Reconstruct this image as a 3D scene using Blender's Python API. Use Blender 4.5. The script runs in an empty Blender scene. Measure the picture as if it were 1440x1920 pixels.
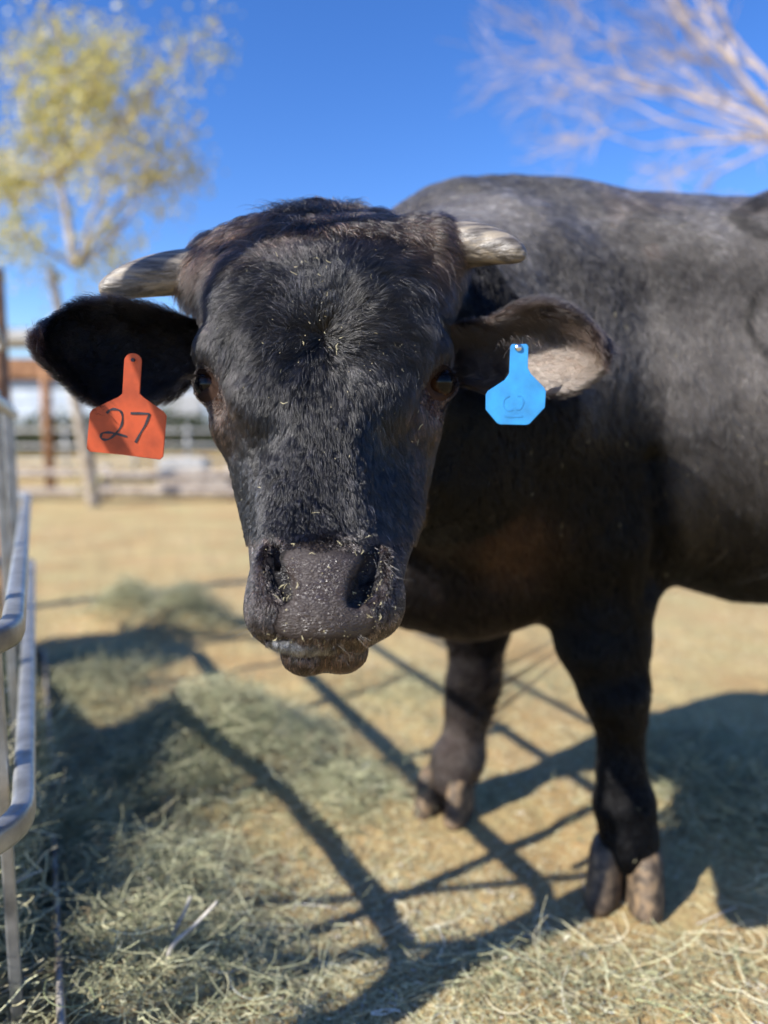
import bpy, bmesh, math, random
import numpy as np
from mathutils import Vector, Matrix

SC = bpy.context.scene
random.seed(7)
RNG = np.random.default_rng(11)

# ------------------------------------------------------------------ camera
CAM_H, PITCH, FPX = 0.93, math.radians(6.6), 26.0 / 36.0 * 1920.0
cam_d = bpy.data.cameras.new("camera")
cam = bpy.data.objects.new("camera", cam_d)
SC.collection.objects.link(cam)
cam.location = (0, 0, CAM_H)
cam.rotation_euler = (math.pi / 2 - PITCH, 0, 0)
cam_d.sensor_width = 36.0
cam_d.sensor_fit = 'AUTO'
cam_d.lens = 26.0
cam_d.clip_start = 0.02
cam_d.clip_end = 3000.0
cam_d.dof.use_dof = True
cam_d.dof.focus_distance = 0.85
cam_d.dof.aperture_fstop = 1.65
SC.camera = cam

# ------------------------------------------------------------------ sky, sun, exposure
SUN_AZ, SUN_EL = math.radians(34.0), math.radians(36.0)     # shadows run towards +X, turned AZ towards +Y
SUN_DIR = Vector((-math.cos(SUN_AZ) * math.cos(SUN_EL), -math.sin(SUN_AZ) * math.cos(SUN_EL), math.sin(SUN_EL)))
world = bpy.data.worlds.new("World")
SC.world = world
world.use_nodes = True
wn, wl = world.node_tree.nodes, world.node_tree.links
bg = wn["Background"]
sky = wn.new("ShaderNodeTexSky")
sky.sky_type = 'NISHITA'
sky.sun_disc = False
sky.sun_elevation = SUN_EL
sky.sun_rotation = math.atan2(SUN_DIR.x, SUN_DIR.y)
sky.altitude = 700
sky.air_density = 1.0
sky.dust_density = 0.35
sky.ozone_density = 4.0
hsv = wn.new("ShaderNodeHueSaturation")
hsv.inputs['Saturation'].default_value = 1.24
hsv.inputs['Value'].default_value = 1.06
hsv.inputs['Hue'].default_value = 0.513
wl.new(sky.outputs[0], hsv.inputs['Color'])
wl.new(hsv.outputs[0], bg.inputs['Color'])
bg.inputs['Strength'].default_value = 0.125
sun_d = bpy.data.lights.new("sun", 'SUN')
sun_d.energy = 5.0
sun_d.angle = math.radians(0.53)
sun_d.color = (1.0, 0.95, 0.87)
sun = bpy.data.objects.new("sun", sun_d)
SC.collection.objects.link(sun)
sun.location = SUN_DIR * 50
sun.rotation_euler = SUN_DIR.to_track_quat('Z', 'Y').to_euler()
SC.view_settings.view_transform = 'Standard'
SC.view_settings.look = 'None'
SC.view_settings.exposure = 0.78
SC.view_settings.gamma = 1.0
SC.cycles.use_denoising = True
SC.cycles.denoising_prefilter = 'ACCURATE'
SC.cycles.max_bounces = 6
SC.cycles.diffuse_bounces = 3
SC.cycles.glossy_bounces = 3
SC.cycles.transmission_bounces = 4
SC.cycles.transparent_max_bounces = 8
try:
    SC.cycles_curves.shape = 'RIBBONS'
    SC.cycles_curves.subdivisions = 2
except Exception:
    pass

# ------------------------------------------------------------------ helpers
def P(px, py, d):
    """A point of the place from where it shows in the 1440x1920 photograph and its distance d in front of the camera."""
    a, b = (px - 720.0) / FPX, (960.0 - py) / FPX
    c, s = math.cos(PITCH), math.sin(PITCH)
    return Vector((a * d, (c + b * s) * d, CAM_H + (-s + b * c) * d))

def PA(px, py, d):
    px, py, d = np.asarray(px, float), np.asarray(py, float), np.asarray(d, float)
    a, b = (px - 720.0) / FPX, (960.0 - py) / FPX
    c, s = math.cos(PITCH), math.sin(PITCH)
    return np.stack([a * d, (c + b * s) * d, CAM_H + (-s + b * c) * d], -1)

def PIX(v):
    """inverse of P for arrays: photo px, py of world points"""
    c, s = math.cos(PITCH), math.sin(PITCH)
    z = v[:, 2] - CAM_H
    d = v[:, 1] * c - z * s
    u = v[:, 1] * s + z * c
    d = np.maximum(d, 1e-3)
    return 720 + v[:, 0] / d * FPX, 960 - u / d * FPX

def link(o, parent=None):
    SC.collection.objects.link(o)
    if parent is not None:
        o.parent = parent
    return o

def tag(o, label=None, cat=None, group=None, kind=None):
    if label: o['label'] = label
    if cat: o['category'] = cat
    if group: o['group'] = group
    if kind: o['kind'] = kind
    return o

def empty(name, loc=(0, 0, 0), **kw):
    o = bpy.data.objects.new(name, None)
    o.location = loc
    link(o)
    o.empty_display_size = 0.1
    tag(o, **kw)
    return o

def mesh_np(name, verts, faces, mat=None, parent=None, smooth=True):
    me = bpy.data.meshes.new(name)
    verts = np.asarray(verts, np.float32)
    faces = np.asarray(faces, np.int32)
    k = faces.shape[1]
    me.vertices.add(len(verts)); me.vertices.foreach_set('co', verts.ravel())
    me.loops.add(faces.size); me.loops.foreach_set('vertex_index', faces.ravel())
    me.polygons.add(len(faces))
    me.polygons.foreach_set('loop_start', np.arange(0, faces.size, k, dtype=np.int32))
    me.polygons.foreach_set('loop_total', np.full(len(faces), k, np.int32))
    me.update(calc_edges=True)
    me.validate()
    if smooth:
        me.polygons.foreach_set('use_smooth', np.ones(len(me.polygons), bool))
    if mat: me.materials.append(mat)
    o = bpy.data.objects.new(name, me)
    if parent is not None and parent.type == 'EMPTY':
        o.location = -parent.location
    return link(o, parent)

class MB:
    """collects shapes and links them as one mesh"""
    def __init__(s): s.v, s.f = [], []
    def add(s, vs, fs):
        n = len(s.v); s.v += [tuple(v) for v in vs]; s.f += [tuple(i + n for i in f) for f in fs]
    def box(s, c, size, rot=None, bev=0.0):
        bm = bmesh.new(); bmesh.ops.create_cube(bm, size=1.0)
        bmesh.ops.scale(bm, vec=Vector(size), verts=bm.verts)
        if bev: bmesh.ops.bevel(bm, geom=bm.edges[:], offset=bev, segments=2, affect='EDGES', profile=0.6)
        M = Matrix.Translation(Vector(c)) @ (rot.to_4x4() if rot is not None else Matrix())
        bm.verts.index_update()
        s.add([M @ v.co for v in bm.verts], [[v.index for v in f.verts] for f in bm.faces]); bm.free()
    def bar(s, a, b, w, h, up=(0, 0, 1), bev=0.0):
        a, b = Vector(a), Vector(b); d = (b - a); L = d.length; d.normalize()
        up = Vector(up); x = d.cross(up); x = x.normalized() if x.length > 1e-4 else Vector((1, 0, 0)); y = x.cross(d)
        s.box((a + b) / 2, (w, L, h), Matrix((x, d, y)).transposed(), bev)
    def tube(s, pts, r, n=12, cap=True, flat=1.0):
        pts = [Vector(p) for p in pts]; rs = r if hasattr(r, '__len__') else [r] * len(pts)
        vs, fs = [], []; up = None
        for i, p in enumerate(pts):
            t = (pts[min(i + 1, len(pts) - 1)] - pts[max(i - 1, 0)]).normalized()
            if up is None: up = Vector((0, 0, 1)) if abs(t.z) < .9 else Vector((1, 0, 0))
            x = t.cross(up).normalized(); up = x.cross(t).normalized()
            for k in range(n):
                a = 2 * math.pi * k / n
                vs.append(p + (x * math.cos(a) * flat + up * math.sin(a)) * rs[i])
        for i in range(len(pts) - 1):
            for k in range(n):
                fs.append((i * n + k, i * n + (k + 1) % n, (i + 1) * n + (k + 1) % n, (i + 1) * n + k))
        if cap:
            fs.append(tuple(range(n))[::-1]); fs.append(tuple((len(pts) - 1) * n + k for k in range(n)))
        s.add(vs, fs)
    def build(s, name, mat, parent=None, smooth=False, **kw):
        me = bpy.data.meshes.new(name); me.from_pydata(s.v, [], s.f); me.update()
        bm = bmesh.new(); bm.from_mesh(me); bmesh.ops.recalc_face_normals(bm, faces=bm.faces); bm.to_mesh(me); bm.free()
        if smooth: me.polygons.foreach_set('use_smooth', [True] * len(me.polygons))
        me.materials.append(mat)
        o = bpy.data.objects.new(name, me)
        if parent is not None and parent.type == 'EMPTY': o.location = -parent.location
        link(o, parent); tag(o, **kw)
        return o

def catmull(pts, n=8):
    pts = [Vector(p) for p in pts]; out = []
    for i in range(len(pts) - 1):
        p0, p1, p2, p3 = pts[max(i - 1, 0)], pts[i], pts[i + 1], pts[min(i + 2, len(pts) - 1)]
        for k in range(n):
            t = k / n
            out.append(0.5 * ((2 * p1) + (-p0 + p2) * t + (2 * p0 - 5 * p1 + 4 * p2 - p3) * t * t + (-p0 + 3 * p1 - 3 * p2 + p3) * t ** 3))
    out.append(pts[-1]); return out

def curves_obj(name, pts, rad, mat, parent=None, col=None):
    """pts (N,K,3), rad (N,K), col (N,3) -> one CURVES object of strands"""
    N, K = pts.shape[:2]
    c = bpy.data.hair_curves.new(name)
    c.add_curves([K] * N)
    c.attributes['position'].data.foreach_set('vector', pts.astype(np.float32).ravel())
    ra = c.attributes.get('radius') or c.attributes.new('radius', 'FLOAT', 'POINT')
    ra.data.foreach_set('value', rad.astype(np.float32).ravel())
    if col is not None:
        ca = c.attributes.new('tint', 'FLOAT_COLOR', 'CURVE')
        ca.data.foreach_set('color', np.concatenate([col, np.ones((N, 1))], 1).astype(np.float32).ravel())
    c.materials.append(mat)
    o = bpy.data.objects.new(name, c)
    if parent is not None and parent.type == 'EMPTY': o.location = -parent.location
    return link(o, parent)

# value noise on numpy points
_NT = RNG.random((32, 32, 32)).astype(np.float32)
def vnoise(p, scale, seed=0):
    q = np.asarray(p, np.float32) * scale + seed * 7.31
    i = np.floor(q).astype(int); f = q - i; f = f * f * (3 - 2 * f)
    r = 0
    for dx in (0, 1):
        for dy in (0, 1):
            for dz in (0, 1):
                w = (f[..., 0] if dx else 1 - f[..., 0]) * (f[..., 1] if dy else 1 - f[..., 1]) * (f[..., 2] if dz else 1 - f[..., 2])
                r = r + w * _NT[(i[..., 0] + dx) % 32, (i[..., 1] + dy) % 32, (i[..., 2] + dz) % 32]
    return r * 2 - 1

def sstep(a, b, x):
    t = np.clip((x - a) / (b - a), 0, 1); return t * t * (3 - 2 * t)

# ------------------------------------------------------------------ materials
def mat_new(name):
    m = bpy.data.materials.new(name); m.use_nodes = True
    return m, m.node_tree.nodes, m.node_tree.links, m.node_tree.nodes['Principled BSDF']

def mat_noise(name, c1, c2, scale=8, rough=0.8, metal=0.0, bump=0.3, bscale=None, bdist=0.01, detail=6, c3=None, spec=0.5, lo=.35, hi=.65):
    m, n, l, b = mat_new(name)
    tc = n.new('ShaderNodeTexCoord')
    t = n.new('ShaderNodeTexNoise'); t.inputs['Scale'].default_value = scale; t.inputs['Detail'].default_value = detail
    l.new(tc.outputs['Object'], t.inputs['Vector'])
    r = n.new('ShaderNodeValToRGB'); l.new(t.outputs['Fac'], r.inputs[0])
    r.color_ramp.elements[0].color = (*c1, 1); r.color_ramp.elements[0].position = lo
    r.color_ramp.elements[1].color = (*c2, 1); r.color_ramp.elements[1].position = hi
    if c3:
        e = r.color_ramp.elements.new((lo + hi) / 2); e.color = (*c3, 1)
    l.new(r.outputs[0], b.inputs['Base Color'])
    b.inputs['Roughness'].default_value = rough; b.inputs['Metallic'].default_value = metal
    b.inputs['Specular IOR Level'].default_value = spec
    if bump:
        t2 = n.new('ShaderNodeTexNoise'); t2.inputs['Scale'].default_value = bscale or scale * 3; t2.inputs['Detail'].default_value = 8
        l.new(tc.outputs['Object'], t2.inputs['Vector'])
        bp = n.new('ShaderNodeBump'); bp.inputs['Strength'].default_value = bump; bp.inputs['Distance'].default_value = bdist
        l.new(t2.outputs['Fac'], bp.inputs['Height']); l.new(bp.outputs[0], b.inputs['Normal'])
    return m

# ================================================================== THE BULL (implicit surface -> one continuous mesh)
def smin(a, b, k):
    h = np.clip(0.5 + 0.5 * (b - a) / k, 0, 1)
    return b * (1 - h) + a * h - k * h * (1 - h)
def smax(a, b, k): return -smin(-a, -b, k)
def rcone(p, a, b, ra, rb):
    a, b = np.array(a, np.float32), np.array(b, np.float32)
    ba = b - a; h = np.clip(((p - a) @ ba) / (ba @ ba), 0, 1)
    return np.sqrt((((p - a) - h[:, None] * ba) ** 2).sum(1)) - (ra + (rb - ra) * h)
def ell(p, c, r, rot=None):
    q = p - np.array(c, np.float32)
    if rot is not None: q = q @ np.array(rot.to_3x3(), np.float32)
    r = np.array(r, np.float32)
    k0 = np.sqrt(((q / r) ** 2).sum(1)); k1 = np.sqrt(((q / (r * r)) ** 2).sum(1)) + 1e-9
    return k0 * (k0 - 1) / k1
def rotz(a): return Matrix.Rotation(math.radians(a), 3, 'Z')
def roty(a): return Matrix.Rotation(math.radians(a), 3, 'Y')
def rotx(a): return Matrix.Rotation(math.radians(a), 3, 'X')

def rows_to_st(rows, side=0.4):
    st = []
    for (py, L, R, df, th) in rows:
        ds = df + th * side
        a, b, m = P(L, py, ds), P(R, py, ds), P((L + R) / 2, py, df)
        z = (m.z * 0.5 + a.z * 0.5)
        st.append((z, (a.x + b.x) / 2, (b.x - a.x) / 2, m.y, th))
    st.sort(); st = np.array(st)
    zz = np.linspace(st[0, 0], st[-1, 0], 160); o = np.stack([zz] + [np.interp(zz, st[:, 0], st[:, k]) for k in range(1, 5)], 1)
    g = np.exp(-np.linspace(-2, 2, 15) ** 2); g /= g.sum()                     # round the kinks between stations
    for k in range(1, 5): o[:, k] = np.convolve(np.pad(o[:, k], 7, mode='edge'), g, 'valid')
    return o
HEAD_A = rows_to_st([
    (436, 470, 770, 1.005, .08), (440, 434, 796, .985, .11), (460, 424, 802, .955, .15), (495, 416, 804, .92, .18), (548, 408, 814, .898, .20),
    (620, 406, 806, .884, .21), (700, 425, 785, .874, .2), (780, 462, 746, .860, .2), (860, 482, 722, .843, .18),
    (940, 488, 712, .822, .16), (1000, 488, 714, .800, .15), (1050, 484, 724, .778, .14), (1110, 482, 734, .762, .13),
    (1155, 482, 730, .761, .12), (1190, 492, 716, .770, .10), (1212, 520, 690, .785, .07)])
HEAD_B = rows_to_st([
    (452, 428, 790, .995, .10), (474, 412, 806, .985, .14), (508, 392, 822, .95, .2), (600, 384, 838, .922, .25), (700, 384, 842, .915, .26), (760, 394, 835, .91, .26),
    (820, 412, 824, .90, .25), (900, 436, 808, .882, .23), (960, 450, 798, .868, .2), (1010, 464, 782, .853, .16),
    (1080, 476, 756, .833, .12), (1150, 500, 722, .82, .08)])
def zloft(p, st, e):
    z = p[:, 2]; zz = st[:, 0]
    zc = np.clip(z, zz[0], zz[-1])
    cx, hw, yf, th = (np.interp(zc, zz, st[:, i]) for i in (1, 2, 3, 4))
    b = th / 2
    u, v = (p[:, 0] - cx) / hw, (p[:, 1] - yf - b) / b
    k = (np.abs(u) ** e + np.abs(v) ** e) ** (1 / e)
    d2 = (k - 1) * np.minimum(hw, b) * 0.9
    dz = np.maximum(z - zz[-1], 0) + np.maximum(zz[0] - z, 0)
    return np.where(dz > 0, np.sqrt(np.maximum(d2, 0) ** 2 + dz ** 2) + np.minimum(d2, 0), d2)

EYE_L, EYE_R = P(399, 722, .955), P(822, 718, .955)
EYE_RAD = 0.0215
EYES = [(EYE_L, Vector((-.62, -.74, .05)).normalized(), -1), (EYE_R, Vector((.50, -.86, .02)).normalized(), 1)]

def sdf_head(p):
    f = smin(zloft(p, HEAD_A, 2.5), zloft(p, HEAD_B, 2.4), .035)
    f = smin(f, ell(p, P(605, 464, 1.01), (.115, .05, .022)), .03)              # poll
    f = smin(f, ell(p, P(416, 508, 1.01), (.034, .036, .028)), .035)              # horn bosses
    f = smin(f, ell(p, P(790, 474, 1.01), (.034, .036, .030)), .035)
    for c, n, s in EYES:                                                         # brows, lids
        f = smin(f, ell(p, c + Vector((-s * .018, -.008, .042)), (.032, .032, .026)), .03)
        f = smin(f, ell(p, c - n * .004, (.030, .030, .026)), .012)
        f = smin(f, ell(p, c + Vector((-s * .022, -.004, -.045)), (.02, .022, .03)), .03)
        t = Vector((n.y, -n.x, 0)) * s                                           # eye opening, a slanted almond
        M = Matrix((t, n, Vector((0, 0, 1)))).transposed() @ Matrix.Rotation(math.radians(16 * s), 3, 'Y')
        f = smax(f, -ell(p, c + n * .020, (.0205, .022, .0110), M), .004)
    # nasal bones, lip bulges, nose pad, chin
    f = smin(f, ell(p, P(612, 1085, .802), (.050, .035, .045)), .015)
    f = smin(f, ell(p, P(608, 1150, .792), (.040, .030, .030)), .015)
    f = smin(f, ell(p, P(510, 1140, .805), (.028, .035, .035)), .018)
    f = smin(f, ell(p, P(706, 1130, .812), (.029, .036, .036)), .018)
    f = smin(f, ell(p, P(498, 1080, .812), (.012, .026, .026)), .018)
    f = smin(f, ell(p, P(724, 1074, .815), (.012, .026, .026)), .018)
    ch = smin(ell(p, P(578, 1216, .822), (.030, .040, .026)), ell(p, P(640, 1210, .828), (.030, .04, .028)), .008)
    ch = smin(ch, rcone(p, P(600, 1190, .86), P(610, 1080, .93), .035, .05), .03)
    ml = [P(500, 1192, .79), P(530, 1200, .782), P(600, 1203, .782), P(660, 1190, .786), P(712, 1168, .80)]
    mouth = np.minimum.reduce([rcone(p, ml[i], ml[i + 1], .004, .004) for i in range(4)])
    f = smin(f, ch, .006)
    f = smax(f, -mouth, .006)
    lp = [P(522, 1204, .785), P(560, 1213, .780), P(610, 1210, .781), P(655, 1194, .786), P(692, 1172, .797)]
    f = smin(f, np.minimum.reduce([rcone(p, lp[i], lp[i + 1], .0065, .0065) for i in range(4)]), .004)
    for pts, r in (([(509, 1040, .783, .006), (515, 1066, .778, .010), (527, 1094, .774, .012), (539, 1118, .774, .009)], 1),
                   ([(706, 1036, .786, .008), (700, 1066, .780, .013), (687, 1096, .776, .016), (668, 1122, .775, .011)], 1)):
        for a, b in zip(pts[:-1], pts[1:]):
            A, B = P(*a[:3]), P(*b[:3])
            f = smax(f, -rcone(p, A, B, a[3], b[3]), .007)
            f = smax(f, -rcone(p, A + Vector((0, .03, .01)), B + Vector((0, .03, .01)), a[3] * .8, b[3] * .8), .007)
    for (px, py, d, a, s) in ((490, 838, .868, .013, .028), (748, 850, .868, .014, .030), (520, 800, .86, .009, .022), (725, 810, .86, .009, .022), (460, 740, .885, -.008, .034), (768, 745, .885, -.009, .034), (612, 800, .86, -.003, .05), (608, 640, .885, .004, .04),
                              (735, 850, .86, .007, .03), (440, 590, .90, -.006, .045), (775, 590, .90, -.006, .045),
                              (425, 930, .9, .004, .03), (452, 640, .9, .004, .03)):
        c = np.array(P(px, py, d), np.float32)
        f = f + a * np.exp(-((p - c) ** 2).sum(1) / (s * s))
    return f

# trunk stations along x: top z, bottom z, centre y, half width
def zat(px, py, d): return P(px, py, d).z
TR = np.array([
    # x      top                 bottom                 cy    hw
    (-.04, 1.20, .70, 1.54, .10), (.0, zat(715, 395, 1.55), .65, 1.54, .13), (.07, zat(775, 356, 1.56), .62, 1.55, .16), (.12, zat(825, 338, 1.58), .58, 1.57, .18),
    (.20, zat(893, 330, 1.60), .545, 1.60, .215),
    (.32, zat(990, 338, 1.60), .545, 1.60, .245),
    (.45, zat(1110, 360, 1.62), .56, 1.62, .275),
    (.60, zat(1235, 372, 1.62), zat(1220, 1100, 1.50), 1.63, .30),
    (.72, zat(1330, 370, 1.62), zat(1310, 1138, 1.48), 1.64, .335),
    (.84, zat(1440, 332, 1.62), zat(1440, 1154, 1.48), 1.65, .365),
    (1.10, 1.50, .54, 1.66, .38), (1.40, 1.50, .58, 1.68, .36), (1.65, 1.47, .70, 1.68, .31), (1.80, 1.38, .85, 1.68, .24)])
def sdf_trunk(p):
    x = np.clip(p[:, 0], TR[0, 0], TR[-1, 0])
    top, bot, cy, hw = (np.interp(x, TR[:, 0], TR[:, i]) for i in (1, 2, 3, 4)); cy = cy - .07; top = top - .05
    c, h = (top + bot) / 2 - .03, (top - bot) / 2
    v = np.where(p[:, 2] > c, (p[:, 2] - c) / (top - c), (p[:, 2] - c) / (c - bot))
    u = (p[:, 1] - cy) / hw
    k = (np.abs(u) ** 2.15 + np.abs(v) ** 2.15) ** (1 / 2.15)
    d2 = (k - 1) * np.minimum(h, hw) * .95
    dx = np.maximum(TR[0, 0] - p[:, 0], 0) + np.maximum(p[:, 0] - TR[-1, 0], 0)
    return np.where(dx > 0, np.sqrt(np.maximum(d2, 0) ** 2 + dx ** 2) + np.minimum(d2, 0), d2)

def chain(p, pts, k=.02):
    f = None
    for a, b in zip(pts[:-1], pts[1:]):
        g = rcone(p, P(*a[:3]) if a[2] > 0 else Vector(a[:3]), P(*b[:3]) if b[2] > 0 else Vector(b[:3]), a[3], b[3])
        f = g if f is None else smin(f, g, k)
    return f
NEAR_LEG = [(1120, 840, 1.43, .133), (1124, 1000, 1.44, .116), (1125, 1110, 1.46, .096), (1128, 1200, 1.465, .086), (1142, 1262, 1.465, .067), (1152, 1300, 1.455, .064), (1160, 1342, 1.46, .050),
            (1162, 1392, 1.47, .040), (1162, 1440, 1.47, .042), (1172, 1505, 1.47, .054), (1180, 1560, 1.465, .050), (1183, 1590, 1.46, .048)]
FAR_LEG = [(930, 900, 1.74, .13), (900, 1080, 1.80, .10), (893, 1170, 1.82, .082), (892, 1245, 1.82, .062), (888, 1285, 1.81, .066), (880, 1325, 1.81, .056), (872, 1370, 1.81, .046),
           (868, 1410, 1.81, .050), (858, 1425, 1.80, .060), (850, 1450, 1.795, .050), (846, 1462, 1.79, .048)]
def wchain(p, pts, k=.03):
    f = None
    for a, b in zip(pts[:-1], pts[1:]):
        g = rcone(p, a[:3], b[:3], a[3], b[3])
        f = g if f is None else smin(f, g, k)
    return f
def hind(y, dx=0.0):
    return [(1.50 + dx, y, .98, .19), (1.44 + dx, y - .02 * (1 if y < 1.68 else -1), .74, .13), (1.60 + dx, y, .52, .075), (1.61 + dx, y, .44, .06), (1.57 + dx, y, .30, .045),
            (1.54 + dx, y, .17, .055), (1.50 + dx, y, .09, .05)]
HINDS = [hind(1.39), hind(1.80, .16)]

def sdf_body(p):
    f = sdf_trunk(p)
    f = smin(f, ell(p, (.20, 1.45, 1.06), (.27, .19, .21), roty(-10)), .08)                       # crest
    neck = rcone(p, P(650, 605, 1.14), (.18, 1.42, 1.13), .112, .20)
    neck = smin(neck, rcone(p, P(660, 760, 1.10), (.22, 1.40, .96), .10, .23), .08)
    neck = smin(neck, rcone(p, P(690, 880, 1.10), (.20, 1.40, .82), .055, .19), .06)
    dew = ell(p, P(830, 1080, 1.45), (.19, .09, .10), rotz(-12))                                # dewlap / brisket
    f = smin(f, neck, .07)
    f = smin(f, dew, .05)
    f = smin(f, ell(p, P(880, 1060, 1.50), (.20, .17, .13)), .06)
    f = smin(f, ell(p, P(1090, 760, 1.46), (.17, .14, .25), roty(-14)), .07)                      # shoulder blade
    f = smin(f, ell(p, P(1040, 930, 1.44), (.13, .13, .16)), .06)
    f = smin(f, chain(p, NEAR_LEG), .05)
    f = smin(f, chain(p, FAR_LEG), .05)
    for h in HINDS: f = smin(f, wchain(p, h), .06)
    f = smin(f, ell(p, (1.62, 1.61, 1.15), (.22, .30, .30)), .08)                                 # rump
    for s in (-1, 1): f = smin(f, ell(p, (1.22, 1.61 + s * .24, 1.36), (.09, .08, .07)), .08)     # hips
    tail = wchain(p, [(1.83, 1.61, 1.34, .04), (1.90, 1.61, 1.15, .028), (1.90, 1.61, .70, .018), (1.89, 1.61, .55, .035), (1.88, 1.61, .38, .012)])
    f = smin(f, tail, .03)
    # creases: behind the elbow, in front of the shoulder
    for (a, b, amp, s) in ((P(1215, 860, 1.30), P(1225, 1090, 1.38), .022, .028), (P(1010, 770, 1.30), P(960, 1010, 1.35), .012, .03)):
        a, b = np.array(a, np.float32), np.array(b, np.float32); ba = b - a
        h = np.clip(((p - a) @ ba) / (ba @ ba), 0, 1)
        f = f + amp * np.exp(-(((p - a) - h[:, None] * ba) ** 2).sum(1) / (s * s))
    return f

def sdf(p):
    p = p.astype(np.float32)
    out = np.full(len(p), 1.0, np.float32)
    hm = p[:, 1] < 1.32
    hb = np.ones(len(p), bool)
    out[hb] = sdf_body(p[hb])
    m = hm & (p[:, 0] < .30) & (p[:, 2] > .5)
    if m.any(): out[m] = smin(out[m], sdf_head(p[m]), .025)
    # loose skin folds on neck and shoulder
    x, y, z = p[:, 0], p[:, 1], p[:, 2]
    near = (y < 1.75) & (x > .05) & (np.abs(out) < .06)
    if near.any():
        q = p[near]; a = q[:, 0] - .18 * (q[:, 2] - 1.0)
        n1 = vnoise(q * np.array([1, 1, .25]), 9, 3)
        w = (1 - sstep(1.22, 1.34, q[:, 2])) * sstep(.12, .25, a) * (1 - sstep(.62, .78, a)) * sstep(.85, 1.0, q[:, 2])
        rip = np.sin(a * 190 + n1 * 7.0) * (.35 + .65 * (vnoise(q * np.array([1, 1, .3]), 14, 5) > 0))
        out[near] += (.0024 * w * rip * sstep(-.3, .6, vnoise(q * np.array([1, 1, .4]), 7, 12)) + .0045 * vnoise(q, 9, 8) + .0015 * vnoise(q, 30, 18) * sstep(.5, .9, q[:, 2])).astype(np.float32)
    return out

def surface_nets(f, lo, hi, h, block=6):
    n = (np.ceil((hi - lo) / h / block).astype(int)) * block
    cc = [np.arange(0, n[i] + 1, block) for i in range(3)]
    G = np.stack(np.meshgrid(*cc, indexing='ij'), -1)
    C = f((lo + G.reshape(-1, 3) * h)).reshape(G.shape[:3])
    F = np.empty(n + 1, np.float32)
    F[:] = np.kron(C, np.ones((block,) * 3, np.float32))[:n[0] + 1, :n[1] + 1, :n[2] + 1]
    lim = h * block * 1.45
    act = np.zeros(np.array(C.shape) - 1, bool)
    for dx in (0, 1):
        for dy in (0, 1):
            for dz in (0, 1):
                act |= np.abs(C[dx:C.shape[0] - 1 + dx, dy:C.shape[1] - 1 + dy, dz:C.shape[2] - 1 + dz]) < lim
    # sign of far blocks: from their corner
    mask = np.zeros(n + 1, bool)
    A = np.argwhere(act)
    for d in A: 
        s = d * block; mask[s[0]:s[0] + block + 1, s[1]:s[1] + block + 1, s[2]:s[2] + block + 1] = True
    idx = np.argwhere(mask)
    vals = np.empty(len(idx), np.float32)
    for i in range(0, len(idx), 400000):
        vals[i:i + 400000] = f(lo + idx[i:i + 400000] * h)
    F[mask] = vals
    S = F < 0
    cell = np.zeros(np.array(F.shape) - 1, np.int8)
    for dx in (0, 1):
        for dy in (0, 1):
            for dz in (0, 1):
                cell += S[dx:F.shape[0] - 1 + dx, dy:F.shape[1] - 1 + dy, dz:F.shape[2] - 1 + dz]
    cm = (cell > 0) & (cell < 8)
    ci = np.argwhere(cm)
    ID = np.full(cm.shape, -1, np.int64); ID[cm] = np.arange(len(ci))
    acc = np.zeros((len(ci), 3)); cnt = np.zeros(len(ci))
    for ax in range(3):
        o = [0, 0, 0]; o[ax] = 1
        for a in (0, 1):
            for b in (0, 1):
                base = [0, 0, 0]; r = [k for k in range(3) if k != ax]; base[r[0]] = a; base[r[1]] = b
                i0 = ci + base; i1 = i0 + o
                f0 = F[tuple(i0.T)]; f1 = F[tuple(i1.T)]
                x = (f0 < 0) != (f1 < 0)
                t = np.where(x, f0 / np.where(x, f0 - f1, 1), 0)
                q = i0 + t[:, None] * np.array(o)
                acc[x] += q[x]; cnt[x] += 1
    V = lo + acc / cnt[:, None] * h
    faces = []
    for ax in range(3):
        o = [0, 0, 0]; o[ax] = 1
        s0 = S[:F.shape[0] - o[0], :F.shape[1] - o[1], :F.shape[2] - o[2]]; s1 = S[o[0]:, o[1]:, o[2]:]
        e = np.argwhere(s0 != s1)
        r = [(ax + 1) % 3, (ax + 2) % 3]
        ok = (e[:, r[0]] > 0) & (e[:, r[1]] > 0) & (e[:, 0] < cm.shape[0]) & (e[:, 1] < cm.shape[1]) & (e[:, 2] < cm.shape[2])
        e = e[ok]; flip = s0[tuple(e.T)]
        u = np.zeros(3, int); v = np.zeros(3, int); u[r[0]] = 1; v[r[1]] = 1
        q = np.stack([ID[tuple((e - u - v).T)], ID[tuple((e - v).T)], ID[tuple(e.T)], ID[tuple((e - u).T)]], 1)
        q[~flip] = q[~flip][:, ::-1]
        faces.append(q[(q >= 0).all(1)])
    return V, np.concatenate(faces)

def grad(f, V, e=.0015):
    g = np.zeros_like(V)
    for i in range(3):
        d = np.zeros(3); d[i] = e
        g[:, i] = f(V + d) - f(V - d)
    return g / (2 * e)
def project(f, V, it=2):
    for _ in range(it):
        d = f(V).astype(float); g = grad(f, V); n2 = (g * g).sum(1) + 1e-6
        V = V - np.clip(d / n2, -.004, .004)[:, None] * g
    return V

lo, hi = np.array([-.42, .68, -.02]), np.array([2.0, 2.1, 1.62])
BV, BF = surface_nets(sdf, lo, hi, .0065)
BV = project(sdf, BV, 2)
print('bull verts', len(BV))

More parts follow.
